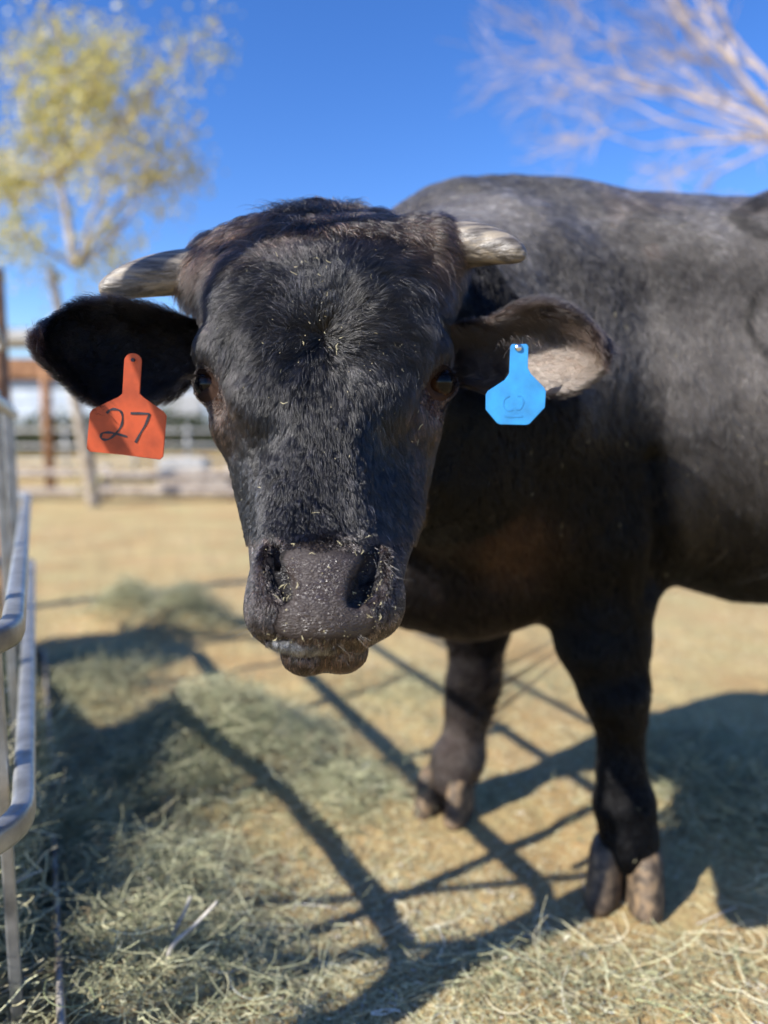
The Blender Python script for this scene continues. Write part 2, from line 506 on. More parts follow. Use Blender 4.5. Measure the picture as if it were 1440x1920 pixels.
# ---- ears: cupped leaves with thickness, added to the same mesh
def ear(up, dn, depth_u, depth_d, cup, roll=0.0, ns=46, nt=22, thick=.006):
    """up / dn: photo outline of the upper and lower edge from base to tip"""
    up, dn = np.array(up, float), np.array(dn, float)
    def samp(a, dep, n):
        L = np.r_[0, np.cumsum(np.hypot(*np.diff(a, axis=0).T))]; t = np.linspace(0, 1, n); L /= L[-1]
        c = catmull([Vector((x, y, k)) for (x, y), k in zip(a, L)], 8)
        c = np.array([tuple(v) for v in c]); 
        return np.interp(t, c[:, 2], c[:, 0]), np.interp(t, c[:, 2], c[:, 1]), dep[0] + (dep[1] - dep[0]) * t
    U = PA(*samp(up, depth_u, ns)); D = PA(*samp(dn, depth_d, ns))
    s = np.linspace(0, 1, ns)[:, None]; t = np.linspace(0, 1, nt)[None, :]
    Pm = U[:, None] * (1 - t[..., None]) + D[:, None] * t[..., None]
    cupd = cup * np.sin(np.pi * t) ** .8 * (np.sin(np.pi * np.clip(s * .85 + .15, 0, 1)) ** .6)
    back = np.array([-(U[-1] - U[0])[1] , (U[-1] - U[0])[0], 0]); 
    back = back / np.linalg.norm(back)
    if back[1] < 0: back = -back
    Pm = Pm + cupd[..., None] * back
    Pm = Pm + (roll * np.exp(-(t / .18) ** 2) * np.sin(np.pi * s) )[..., None] * np.array([0, -1, -.5])
    dU = np.gradient(Pm, axis=0); dT = np.gradient(Pm, axis=1)
    N = np.cross(dU, dT); N /= np.linalg.norm(N, axis=2, keepdims=True) + 1e-9
    if (N[..., 1].mean()) > 0: N = -N                      # N looks to the opening (camera side)
    edge = np.sqrt(np.clip(np.minimum(np.minimum(t, 1 - t) * 6, (1 - s) * 8 + 0 * t), 0, 1))
    front = Pm + N * thick * .5 * edge[..., None]; rear = Pm - N * thick * .5 * edge[..., None]
    vs = np.concatenate([front.reshape(-1, 3), rear.reshape(-1, 3)])
    fs = []; M = ns * nt
    for i in range(ns - 1):
        for j in range(nt - 1):
            a, b, c, d = i * nt + j, (i + 1) * nt + j, (i + 1) * nt + j + 1, i * nt + j + 1
            fs.append((a, b, c, d)); fs.append((M + d, M + c, M + b, M + a))
    for i in range(ns - 1):
        for j in (0, nt - 1):
            a, b = i * nt + j, (i + 1) * nt + j
            fs.append((a, M + a, M + b, b) if j == 0 else (b, M + b, M + a, a))
    for j in range(nt - 1):
        a, b = (ns - 1) * nt + j, (ns - 1) * nt + j + 1
        fs.append((a, b, M + b, M + a))
    fs = np.array(fs)
    # consistent winding: front faces' normal should be N
    a, b, c = vs[fs[0, 0]], vs[fs[0, 1]], vs[fs[0, 2]]
    if np.dot(np.cross(b - a, c - a), N[0, 0]) < 0: fs = fs[:, ::-1]
    return vs, fs, Pm, N
EAR_L = ear([(420, 620), (372, 600), (330, 584), (270, 565), (215, 556), (150, 570), (104, 596), (72, 632)],
            [(410, 690), (366, 712), (335, 735), (290, 752), (235, 764), (178, 748), (124, 708), (84, 672), (72, 636)], (1.03, .880), (1.00, .870), .032, .012)
EAR_R = ear([(800, 640), (850, 602), (905, 590), (950, 568), (1000, 556), (1060, 576), (1106, 612), (1128, 648)],
            [(800, 700), (850, 715), (905, 728), (965, 726), (1030, 735), (1086, 718), (1118, 690), (1129, 654)], (1.03, .935), (1.02, .945), .035, .022)
nb = len(BV)
V, F = [BV], [BF]
off = nb; EARV = []
for e in (EAR_L, EAR_R):
    V.append(e[0]); F.append(e[1] + off); EARV.append((off, off + len(e[0]))); off += len(e[0])
V, F = np.concatenate(V), np.concatenate(F)

# ---- masks on the skin
def masks(V, ear_id):
    px, py = PIX(V)
    head = (V[:, 1] < 1.14) & (V[:, 0] < .16) & (V[:, 2] > .60) & (ear_id == 0)
    # nose pad: bare, wet, wrinkled; outline in the photo, front surface only
    cx = 608 + 0 * px
    hw = np.interp(py, [1015, 1035, 1060, 1085, 1112, 1135, 1165, 1185, 1202], [50, 92, 96, 84, 68, 72, 84, 84, 56]) + 9 * vnoise(V, 60, 21)
    pad = head & (V[:, 1] < .86) & (py > 1010) & (py < 1204)
    padm = np.where(pad, sstep(-18, 12, hw - np.abs(px - cx)) * sstep(1018, 1062, py + 10 * vnoise(V, 70, 22)) * (1 - sstep(1184, 1202, py)), 0)
    lip = head & (V[:, 1] < .9) & (py > 1010)
    return px, py, head, padm, lip
EYEC = [np.array(e[0]) for e in EYES]
ear_id = np.zeros(len(V), int); ear_id[EARV[0][0]:EARV[0][1]] = 1; ear_id[EARV[1][0]:EARV[1][1]] = 2
px, py, headm, padm, lipm = masks(V, ear_id)

BLACK = np.array([.0042, .0039, .0043]); BROWN = np.array([.060, .033, .022])
def coat(V, ear_id, px, py, headm, padm):
    """base tint of the coat (skin and hair roots): black, rusty at poll, eyes, muzzle sides, brisket fold; dusty on the back; some light and shade painted in"""
    n = len(V); c = np.tile(BLACK, (n, 1)); w = np.zeros(n)
    for k, e in enumerate(EYEC):
        d = np.sqrt((((V - (e + np.array([(-.014 if k else .016), 0, -.022]))) / np.array([.03, .05, .042])) ** 2).sum(1)); w = np.maximum(w, np.where(headm, np.exp(-d * d) * 1.0, 0))
    crown = headm * np.clip(sstep(520, 440, py) * .75 + sstep(430, 370, px) * .35 * sstep(640, 560, py) + .5 * sstep(730, 820, px) * sstep(560, 470, py), 0, 1) * (.55 + .45 * vnoise(V, 22, 2))
    w = np.maximum(w, crown * .75)
    w = np.maximum(w, np.where(headm & (py > 1195), .40, 0))
    w = np.maximum(w, np.where(headm & (py > 1000) & (np.abs(px - 608) > 70), .28, 0))
    w = np.maximum(w, np.where(headm & (px > 765) & (py > 760), .16, 0))
    fold = (ear_id == 0) & (V[:, 1] > 1.2)
    d = ((px - 960) / 75) ** 2 + ((py - 1030) / 65) ** 2
    w = np.maximum(w, np.where(fold & (V[:, 1] < 1.75), np.exp(-d) * 1.0, 0))
    w = np.maximum(w, np.where(fold & (V[:, 2] < .75) & (V[:, 0] < .3), .10, 0))
    w = np.maximum(w, np.where(fold & (V[:, 2] > 1.22) & (V[:, 0] > .4) & (V[:, 0] < .8), .35 * (vnoise(V, 8, 4) > -.1), 0))
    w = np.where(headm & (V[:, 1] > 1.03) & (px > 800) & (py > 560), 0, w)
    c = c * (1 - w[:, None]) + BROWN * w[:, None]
    c = np.where((headm & (V[:, 1] > 1.03) & (px > 800))[:, None], BLACK * .5, c)  # neck beside the face darkened, its shade put into the colour
    # dusty grey of the upper body, masked so sun and shade sit in the colour
    dust_lit = np.where(fold, sstep(.86, 1.12, V[:, 2]) * (.55 + .45 * vnoise(V, 7, 9)), 0)
    lo_ = .86 - .22 * sstep(1215, 1300, px); dust_lit = np.where(fold, sstep(0, .26, V[:, 2] - lo_) * (.6 + .4 * vnoise(V, 7, 9)), 0)
    dust_lit = dust_lit * (1 - sstep(1120, 1020, px) * sstep(560, 640, py))  # greying dropped beside the head, its cast shade put into the colour
    c = np.where(fold[:, None], c * .75, c) + np.clip(dust_lit, 0, 1)[:, None] * np.array([.132, .120, .111])
    LP = PA([522, 560, 610, 655, 692], [1204, 1213, 1210, 1194, 1172], [.785, .78, .781, .786, .797])
    dl = np.min([np.linalg.norm(V - (LP[i] * (1 - t) + LP[i + 1] * t), axis=1) for i in range(4) for t in (0, .33, .66, 1)], axis=0)
    c = np.where((headm & (dl < .0085))[:, None], np.array([.075, .075, .075]), c)
    shin = np.where(fold & (V[:, 2] < .30) & (V[:, 0] < .30), sstep(.34, .20, V[:, 2]) * (.6 + .4 * vnoise(V, 12, 6)), 0)  # dusty far shin; near leg left black, its shade put into the colour
    c = c + np.clip(shin, 0, 1)[:, None] * np.array([.06, .048, .042])
    w2 = np.where(headm & (py < 1200), sstep(985, 1045, py), 0) * .7
    c = c * (1 - w2[:, None]) + np.array([.034, .027, .025]) * w2[:, None]
    c = c * (1 - padm[:, None]) + np.array([.046, .035, .032]) * padm[:, None]
    for pts in (((509, 1040), (515, 1066), (527, 1094), (539, 1118)), ((706, 1036), (700, 1066), (687, 1096), (668, 1122))):   # bare inner nostril, with the cavity's shade painted dark
        A = PA([q[0] for q in pts], [q[1] for q in pts], [.795] * 4)
        dd = np.min([np.linalg.norm(V - (A[i] * (1 - t) + A[i + 1] * t), axis=1) for i in range(3) for t in (0, .5, 1)], axis=0)
        c = np.where((headm & (dd < .017))[:, None], np.array([.006, .004, .004]), c)
    return c
tint = coat(V, ear_id, px, py, headm, padm)
tint[ear_id == 1] = (.010, .008, .008)  # left ear tinted dark, the shade inside it put into the colour
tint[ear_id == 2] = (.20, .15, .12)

def skin_mat():
    m, n, l, b = mat_new('bull_hide')
    a = n.new('ShaderNodeAttribute'); a.attribute_name = 'tint'
    pd = n.new('ShaderNodeAttribute'); pd.attribute_name = 'pad'
    tc = n.new('ShaderNodeTexCoord')
    l.new(a.outputs['Color'], b.inputs['Base Color'])
    # wrinkles of the nose pad
    mp = n.new('ShaderNodeMapping'); mp.inputs['Scale'].default_value = (.9, 1.0, 1.9); l.new(tc.outputs['Object'], mp.inputs[0])
    nz = n.new('ShaderNodeTexNoise'); nz.inputs['Scale'].default_value = 60; nz.inputs['Detail'].default_value = 3; l.new(mp.outputs[0], nz.inputs['Vector'])
    mx = n.new('ShaderNodeMixRGB'); mx.blend_type = 'ADD'; mx.inputs[0].default_value = .035
    l.new(mp.outputs[0], mx.inputs[1]); l.new(nz.outputs['Color'], mx.inputs[2])
    vo = n.new('ShaderNodeTexVoronoi'); vo.feature = 'DISTANCE_TO_EDGE'; vo.inputs['Scale'].default_value = 140; l.new(mx.outputs[0], vo.inputs['Vector'])
    cr = n.new('ShaderNodeMapRange'); cr.inputs[1].default_value = 0.0; cr.inputs[2].default_value = .28; l.new(vo.outputs['Distance'], cr.inputs[0])
    n2 = n.new('ShaderNodeTexNoise'); n2.inputs['Scale'].default_value = 420; n2.inputs['Detail'].default_value = 6; l.new(tc.outputs['Object'], n2.inputs['Vector'])
    ad = n.new('ShaderNodeMath'); ad.operation = 'MULTIPLY_ADD'; ad.inputs[1].default_value = .15; l.new(n2.outputs['Fac'], ad.inputs[0]); l.new(cr.outputs[0], ad.inputs[2])
    ml = n.new('ShaderNodeMath'); ml.operation = 'MULTIPLY'; l.new(ad.outputs[0], ml.inputs[0]); l.new(pd.outputs['Fac'], ml.inputs[1])
    bp = n.new('ShaderNodeBump'); bp.inputs['Distance'].default_value = .0014; bp.inputs['Strength'].default_value = .75
    l.new(ml.outputs[0], bp.inputs['Height']); l.new(bp.outputs[0], b.inputs['Normal'])
    # wet where the pad is
    n3 = n.new('ShaderNodeTexNoise'); n3.inputs['Scale'].default_value = 45; l.new(tc.outputs['Object'], n3.inputs['Vector'])
    r3 = n.new('ShaderNodeMapRange'); r3.inputs[1].default_value = .44; r3.inputs[2].default_value = .58; r3.inputs[3].default_value = .62; r3.inputs[4].default_value = .30
    l.new(n3.outputs['Fac'], r3.inputs[0])
    rm = n.new('ShaderNodeMixRGB'); rm.inputs[1].default_value = (.75, .75, .75, 1); l.new(pd.outputs['Fac'], rm.inputs[0]); l.new(r3.outputs[0], rm.inputs[2])
    l.new(rm.outputs[0], b.inputs['Roughness'])
    sp_ = n.new('ShaderNodeMath'); sp_.operation = 'MULTIPLY_ADD'; sp_.inputs[1].default_value = .5; sp_.inputs[2].default_value = .06
    l.new(pd.outputs['Fac'], sp_.inputs[0]); l.new(sp_.outputs[0], b.inputs['Specular IOR Level'])
    return m
M_HIDE = skin_mat()

bull = empty('bull', (.55, 1.6, 0), label='black horned bull with two ear tags, facing the camera beside the metal feeder', cat='bull')
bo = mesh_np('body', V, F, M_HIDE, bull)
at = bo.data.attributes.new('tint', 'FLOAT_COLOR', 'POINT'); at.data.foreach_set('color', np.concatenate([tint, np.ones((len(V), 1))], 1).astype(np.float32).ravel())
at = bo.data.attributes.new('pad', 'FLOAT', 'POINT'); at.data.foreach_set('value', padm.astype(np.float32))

# ---- eyes
def eye_mat():
    m, n, l, b = mat_new('bull_eye')
    tc = n.new('ShaderNodeTexCoord'); sp = n.new('ShaderNodeSeparateXYZ'); l.new(tc.outputs['Object'], sp.inputs[0])
    r = n.new('ShaderNodeMapRange'); r.inputs[1].default_value = .0150; r.inputs[2].default_value = .0185
    l.new(sp.outputs['Z'], r.inputs[0])
    cr = n.new('ShaderNodeValToRGB'); cr.color_ramp.elements[0].color = (.035, .016, .008, 1); cr.color_ramp.elements[1].color = (.002, .002, .003, 1); l.new(r.outputs[0], cr.inputs[0])
    l.new(cr.outputs[0], b.inputs['Base Color']); b.inputs['Roughness'].default_value = .10; b.inputs['Specular IOR Level'].default_value = .22
    return m
M_EYE = eye_mat()
for c, nrm, s in EYES:
    bm = bmesh.new(); bmesh.ops.create_uvsphere(bm, u_segments=40, v_segments=24, radius=EYE_RAD)
    for v in bm.verts:
        if v.co.z > .012: v.co.z += .0016 * ((v.co.z - .012) / .0095)
    me = bpy.data.meshes.new('eye'); bm.to_mesh(me); bm.free(); me.polygons.foreach_set('use_smooth', [True] * len(me.polygons)); me.materials.append(M_EYE)
    o = bpy.data.objects.new('eye', me); link(o, bull); o.rotation_euler = nrm.to_track_quat('Z', 'Y').to_euler(); o.location = c + nrm * .001 - bull.location

# ---- horns
def horn_mat():
    m, n, l, b = mat_new('horn')
    tc = n.new('ShaderNodeTexCoord'); uv = n.new('ShaderNodeAttribute'); uv.attribute_name = 'along'
    mp = n.new('ShaderNodeMapping'); mp.inputs['Scale'].default_value = (6, 30, 40); l.new(tc.outputs['Object'], mp.inputs[0])
    t = n.new('ShaderNodeTexNoise'); t.inputs['Scale'].default_value = 2.0; t.inputs['Detail'].default_value = 10; t.inputs['Roughness'].default_value = .65; l.new(mp.outputs[0], t.inputs['Vector'])
    r = n.new('ShaderNodeValToRGB'); l.new(t.outputs['Fac'], r.inputs[0])
    r.color_ramp.elements[0].position = .36; r.color_ramp.elements[0].color = (.055, .045, .035, 1)
    r.color_ramp.elements[1].position = .68; r.color_ramp.elements[1].color = (.33, .27, .19, 1)
    e = r.color_ramp.elements.new(.46); e.color = (.13, .115, .10, 1); e = r.color_ramp.elements.new(.55); e.color = (.24, .205, .16, 1)
    l.new(r.outputs[0], b.inputs['Base Color']); b.inputs['Roughness'].default_value = .42
    t2 = n.new('ShaderNodeTexNoise'); t2.inputs['Scale'].default_value = 2.2; t2.inputs['Detail'].default_value = 12; l.new(mp.outputs[0], t2.inputs['Vector'])
    bp = n.new('ShaderNodeBump'); bp.inputs['Strength'].default_value = 1.0; bp.inputs['Distance'].default_value = .006; l.new(t2.outputs['Fac'], bp.inputs['Height']); l.new(bp.outputs[0], b.inputs['Normal'])
    return m
M_HORN = horn_mat()
def horn(keys):
    mb = MB(); ks = [(P(a, b, d), r) for a, b, d, r in keys]
    pts = catmull([k[0] for k in ks], 8); rr = [v.x for v in catmull([Vector((k[1], 0, 0)) for k in ks], 8)]
    rr = [max(r, .0012) for i, r in enumerate(rr)]
    mb.tube(pts, rr, 26)
    return mb.build('horn', M_HORN, bull, smooth=True)
horn([(400, 512, 1.01, .034), (345, 511, .995, .0300), (300, 516, .985, .0275), (255, 525, .975, .0235), (222, 535, .968, .0185), (200, 543, .964, .013), (191, 548, .962, .007), (188, 550, .962, .001)])
horn([(805, 468, 1.02, .036), (858, 461, 1.0, .0315), (900, 460, .985, .0275), (940, 466, .968, .0205), (965, 473, .955, .0150), (977, 477, .95, .0105), (983, 478, .947, .005), (985, 478, .946, .0008)])

# ---- ear tags
def plate(outline, d0, thick, name, mat, lab, tilt=0.0, ref=660):
    """outline in photo px -> thin rubber plate with rounded front edge, hanging at depth d0"""
    bm = bmesh.new()
    vs = [bm.verts.new(P(x, y, d0 + tilt * (y - ref))) for x, y in outline]
    f = bm.faces.new(vs); bm.normal_update()
    if f.normal.y > 0: f.normal_flip()
    r = bmesh.ops.extrude_face_region(bm, geom=[f]); nv = [v for v in r['geom'] if isinstance(v, bmesh.types.BMVert)]
    for v in nv: v.co.y += thick
    bmesh.ops.recalc_face_normals(bm, faces=bm.faces)
    bmesh.ops.bevel(bm, geom=[e for e in bm.edges if e.calc_face_angle(0) > .8], offset=.0006, segments=2, affect='EDGES')
    me = bpy.data.meshes.new(name); bm.to_mesh(me); bm.free(); me.materials.append(mat)
    o = bpy.data.objects.new(name, me); link(o, bull); o.location = -bull.location; tag(o, label=lab); return o
def rubber(name, c, c2):
    m = mat_noise(name, c, c2, scale=34, rough=.5, bump=.35, bscale=120, bdist=.0008, lo=.30, hi=.62, detail=12)
    m.node_tree.nodes['Principled BSDF'].inputs['Subsurface Weight'].default_value = .12
    m.node_tree.nodes['Principled BSDF'].inputs['Subsurface Radius'].default_value = (.004, .002, .001)
    return m
M_OR = rubber('orange_rubber', (.36, .062, .026), (.60, .10, .035))
M_BL = rubber('blue_rubber', (.035, .22, .48), (.04, .32, .70))
arc = [(249 + 16.5 * math.cos(a), 677 + 15 * math.sin(a)) for a in np.linspace(math.pi, 2 * math.pi, 9)]
arc = [(x + (1 if x > 249 else -1) * 0, y) for x, y in arc]
OT = .0002
D_OR = .893
t_or = plate([(229, 738)] + arc + [(262, 738), (270, 746), (306, 771), (312, 779), (306, 856), (300, 862), (230, 853), (168, 847), (162, 841), (168, 774), (173, 767), (222, 744)], D_OR, .002, 'ear_tag', M_OR, 'orange ear tag with a handwritten 27', OT)
M_INK = mat_noise('pen_ink', (.012, .012, .018), (.035, .03, .04), scale=120, rough=.5, bump=0)
def ink(pts, name='number', r=.00135, parent=None, mat=None, D=D_OR, tl=OT, sub=6):
    mb = MB(); pp = catmull([Vector((x, y, 0)) for x, y in pts], sub)
    P3 = [P(v.x, v.y, D + tl * (v.y - 660)) + Vector((0, -.0004, 0)) for v in pp]
    n = len(P3); vs, fs = [], []
    for i, q in enumerate(P3):
        t = (P3[min(i + 1, n - 1)] - P3[max(i - 1, 0)]).normalized(); x = t.cross(Vector((0, 1, 0))).normalized()
        w = r * (1 + .25 * math.sin(i * .7))
        vs += [q + x * w, q - x * w, q + x * w + Vector((0, .0003, 0)), q - x * w + Vector((0, .0003, 0))]
    for i in range(n - 1):
        a = i * 4; fs += [(a, a + 1, a + 5, a + 4), (a + 2, a + 6, a + 7, a + 3), (a, a + 4, a + 6, a + 2), (a + 1, a + 3, a + 7, a + 5)]
    mb.add(vs, fs); return mb
mb = ink([(200, 775), (206, 769), (215, 767), (226, 771), (230, 781), (228, 797), (218, 812), (205, 823), (194, 824), (189, 819), (193, 812), (206, 811), (221, 814), (239, 819)])
mb2 = ink([(245, 775), (262, 775), (281, 776)], sub=3); mb.add(mb2.v, mb2.f)
mb2 = ink([(281, 776), (273, 796), (263, 813), (254, 830)], sub=4); mb.add(mb2.v, mb2.f)
num = mb.build('number', M_INK, None)
num.parent = t_or; 
mb = MB(); c = P(249, 675, D_OR + .0006); mb.tube([c + Vector((0, -.0012, 0)), c + Vector((0, .012, 0))], .0022, 12)
pin = mb.build('pin', M_INK, None); pin.parent = t_or
D_BL = .925
t_bl = plate([(957, 650), (960, 645), (988, 645), (991, 650), (990, 690), (995, 700), (1021, 727), (1024, 734), (1022, 764), (993, 795), (987, 797), (938, 796), (932, 793), (911, 768), (911, 740), (915, 733), (947, 712), (955, 700)], D_BL, .002, 'ear_tag', M_BL, 'blue blank looking ear tag with clipped corners', .0001)
M_BL2 = rubber('worn_blue_ink', (.028, .20, .45), (.035, .27, .60))
mb = MB()
for q in ([(955, 742), (946, 748), (944, 762), (952, 770), (962, 768)], [(970, 742), (978, 744), (981, 755), (976, 766), (968, 768)], [(946, 780), (962, 782), (980, 780)]):
    a = ink(q, r=.0009, D=D_BL, tl=.0001); mb.add(a.v, a.f)
w = mb.build('worn_marking', M_BL2, None); w.parent = t_bl
M_STEEL = mat_noise('steel_button', (.45, .45, .46), (.7, .7, .7), scale=60, rough=.25, metal=1.0, bump=0)
mb = MB(); c = P(972, 652, D_BL - .001); prof = [(0.0, .0048), (-.0012, .0046), (-.0022, .0036), (-.003, .0018), (-.0032, .0001)]
mb.tube([c + Vector((0, y, 0)) for y, r in prof], [r for y, r in prof], 20)
bt = mb.build('button', M_STEEL, None, smooth=True); bt.parent = t_bl

# ---- hooves: two claws and two dewclaws per foot
M_HOOF = mat_noise('hoof', (.04, .028, .018), (.23, .155, .085), scale=42, rough=.7, bump=.8, bscale=70, bdist=.004, c3=(.11, .078, .05))
def hoof(cx, cy, ang, sc=1.0, splay=.10):
    root = None
    mb = MB()
    for s in (-1, 1):
        R = Matrix.Rotation(ang + s * splay, 3, 'Z')                       # local -Y is the toe
        rings = []
        for z, w, fr, bk in ((.0, .066, .082, .050), (.012, .066, .081, .052), (.035, .063, .072, .052), (.06, .060, .063, .050), (.084, .056, .055, .048), (.098, .048, .046, .040), (.104, .036, .034, .03)):
            ring = []
            for k in range(24):
                a = 2 * math.pi * k / 24; x, y = math.cos(a), math.sin(a)
                x = math.copysign(abs(x) ** .85, x) * w * .98 / 2 * 1.05
                yy = -fr * abs(y) ** 1.0 if y < 0 else bk * y ** .8
                ring.append(Vector((cx, cy, 0)) + R @ Vector(((x + s * .0345) * sc, yy * sc, z * sc + .002)))
            rings.append(ring)
        n = len(rings); vs = [v for r in rings for v in r]
        fs = [(i * 24 + k, i * 24 + (k + 1) % 24, (i + 1) * 24 + (k + 1) % 24, (i + 1) * 24 + k) for i in range(n - 1) for k in range(24)]
        fs += [tuple(range(24))[::-1], tuple((n - 1) * 24 + k for k in range(24))]
        mb.add(vs, fs)
        c = Vector((cx, cy, .125)) + R @ Vector((s * .028, .055, 0))
        mb.tube([c, c + R @ Vector((0, .012, -.018)), c + R @ Vector((0, .016, -.032))], [.014, .012, .004], 10)
    return mb.build('hoof', M_HOOF, bull, smooth=True)
hoof(.478, 1.375, math.radians(-20), 1.08)
hoof(.150, 1.70, math.radians(-26), 1.0)
hoof(1.49, 1.39, math.radians(-80)); hoof(1.65, 1.80, math.radians(-80))

# ================================================================== FUR: strands with a combed direction, one CURVES part
def fur_mat(nm='fur', ior=1.55):
    m = bpy.data.materials.new(nm); m.use_nodes = True
    n, l = m.node_tree.nodes, m.node_tree.links
    n.remove(n['Principled BSDF'])
    h = n.new('ShaderNodeBsdfHairPrincipled')
    h.model = 'CHIANG'; h.parametrization = 'COLOR'
    a = n.new('ShaderNodeAttribute'); a.attribute_name = 'tint'
    l.new(a.outputs['Color'], h.inputs['Color'])
    h.inputs['Roughness'].default_value = .23; h.inputs['Radial Roughness'].default_value = .30
    h.inputs['IOR'].default_value = ior; h.inputs['Coat'].default_value = 0.0; h.inputs['Random Roughness'].default_value = .3

    l.new(h.outputs[0], n['Material Output'].inputs['Surface'])
    return m
M_FUR = fur_mat(); M_FURB = fur_mat('body_fur', 1.32)

tri = np.concatenate([F[:, [0, 1, 2]], F[:, [0, 2, 3]]])
A0, A1, A2 = V[tri[:, 0]], V[tri[:, 1]], V[tri[:, 2]]
cr = np.cross(A1 - A0, A2 - A0); area = np.linalg.norm(cr, axis=1) / 2
TN = cr / (2 * area[:, None] + 1e-12)
# smooth vertex normals
VN = np.zeros_like(V)
for i in range(3): np.add.at(VN, tri[:, i], cr)
VN /= np.linalg.norm(VN, axis=1, keepdims=True) + 1e-12
tc_ = (A0 + A1 + A2) / 3
teid = ear_id[tri[:, 0]]
thead = headm[tri].any(1)
def sample(mask_w, N):
    w = area * mask_w; p = w / w.sum()
    k = RNG.choice(len(tri), N, p=p)
    u, v = RNG.random(N), RNG.random(N); s = u + v > 1; u[s], v[s] = 1 - u[s], 1 - v[s]
    b = np.stack([1 - u - v, u, v], 1)
    t = tri[k]
    Q = (V[t] * b[..., None]).sum(1); Nn = (VN[t] * b[..., None]).sum(1); Nn /= np.linalg.norm(Nn, axis=1, keepdims=True) + 1e-9
    C = (tint[t] * b[..., None]).sum(1); pd = (padm[t] * b).sum(1)
    return Q, Nn, C, pd, teid[k]
ROT = np.array(Matrix.Rotation(.7, 3, 'Y') @ Matrix.Rotation(.5, 3, 'X'))
def strands(Q, Nn, D, L, lift, rad, bend, K=6, clump=.0, csize=.008, jit=.15, seed=1):
    """roots Q, normals Nn, combed direction D, length L, lift 0..1 -> points, radii"""
    N = len(Q)
    D = D + jit * RNG.normal(size=(N, 3))
    D = D - (D * Nn).sum(1, keepdims=True) * Nn; D /= np.linalg.norm(D, axis=1, keepdims=True) + 1e-9
    s = np.linspace(0, 1, K)[None, :, None]
    up = lift[:, None, None] * (s - .55 * s * s)                         # rises, then lies down
    pts = Q[:, None] + L[:, None, None] * (D[:, None] * s * (1 - .15 * s) + Nn[:, None] * up) + Nn[:, None] * (.0012 * np.sin(np.pi * np.minimum(s * 1.2, 1.0) * .5))
    pts[..., 2] -= (bend[:, None] * (s[..., 0] ** 2) * L[:, None])
    B = np.cross(D, Nn); w = RNG.normal(size=N) * .10 + .22 * vnoise(Q, 130, seed)
    pts += (B * (w * L)[:, None])[:, None] * np.sin(s * 2.6)
    csz_ = csize
    if clump > 0:
        Qr = Q @ ROT + csize * 1.6 * np.stack([vnoise(Q, 60, 91), vnoise(Q, 60, 92), vnoise(Q, 60, 93)], 1)
        key = np.floor(Qr / csize + .45 * RNG.random((N, 3))).astype(np.int64)
        h = key[:, 0] * 73856093 ^ key[:, 1] * 19349663 ^ key[:, 2] * 83492791
        _, inv, cnt = np.unique(h, return_inverse=True, return_counts=True)
        tip = pts[:, -1]; m = np.stack([np.bincount(inv, tip[:, i]) for i in range(3)], 1) / cnt[:, None]
        cl = clump * (.5 + .5 * RNG.random(N))
        pts += ((m[inv] - tip) * cl[:, None])[:, None] * s ** 1.6
    r = rad[:, None] * (1 - .8 * np.linspace(0, 1, K)[None] ** 1.8)
    return pts, r
def locks(Q, cs, amt=.8):
    key = np.floor((Q @ ROT + cs * 1.6 * np.stack([vnoise(Q, 60, 91), vnoise(Q, 60, 92), vnoise(Q, 60, 93)], 1)) / cs).astype(np.int64); h = np.abs(key[:, 0] * 73856093 ^ key[:, 1] * 19349663 ^ key[:, 2] * 83492791) % 4096
    return np.exp(amt * (RNG.normal(size=4096)[h]))[:, None]
ALLP, ALLR, ALLC = [], [], []
def put(p, r, c): ALLP.append(p); ALLR.append(r); ALLC.append(c)

# ---- head
pc, pyc = PIX(tc_)
facing = -(TN[:, 1] * (tc_[:, 1]) + TN[:, 0] * tc_[:, 0] + TN[:, 2] * (tc_[:, 2] - CAM_H)) / np.linalg.norm(tc_ - np.array([0, 0, CAM_H]), axis=1)
vis = np.where(facing > -.35, 1.0, .22)
w = thead * (teid == 0) * vis
w = w * (1 - .0 * w)
Q, Nn, C, pd, _ = sample(w, 260000)
qx, qy = PIX(Q)
ed = np.minimum.reduce([np.linalg.norm(Q - (e + np.array([0, -.012, 0])), axis=1) for e in EYEC])
keep = (pd < .25) & (ed > .0235)
# bare mouth slit and nostrils
keep &= ~((qy > 1188) & (qy < 1206) & (qx > 520) & (qx < 690) & (Nn[:, 2] > .2))
Q, Nn, C, pd, qx, qy, ed = (a[keep] for a in (Q, Nn, C, pd, qx, qy, ed))
W = P(608, 628, .88)                                                      # the whorl on the forehead
dx, dz = Q[:, 0] - W.x, Q[:, 2] - W.z
r = np.sqrt(dx * dx + dz * dz) + 1e-6
ux, uz = dx / r, dz / r
ax = np.abs(dx)
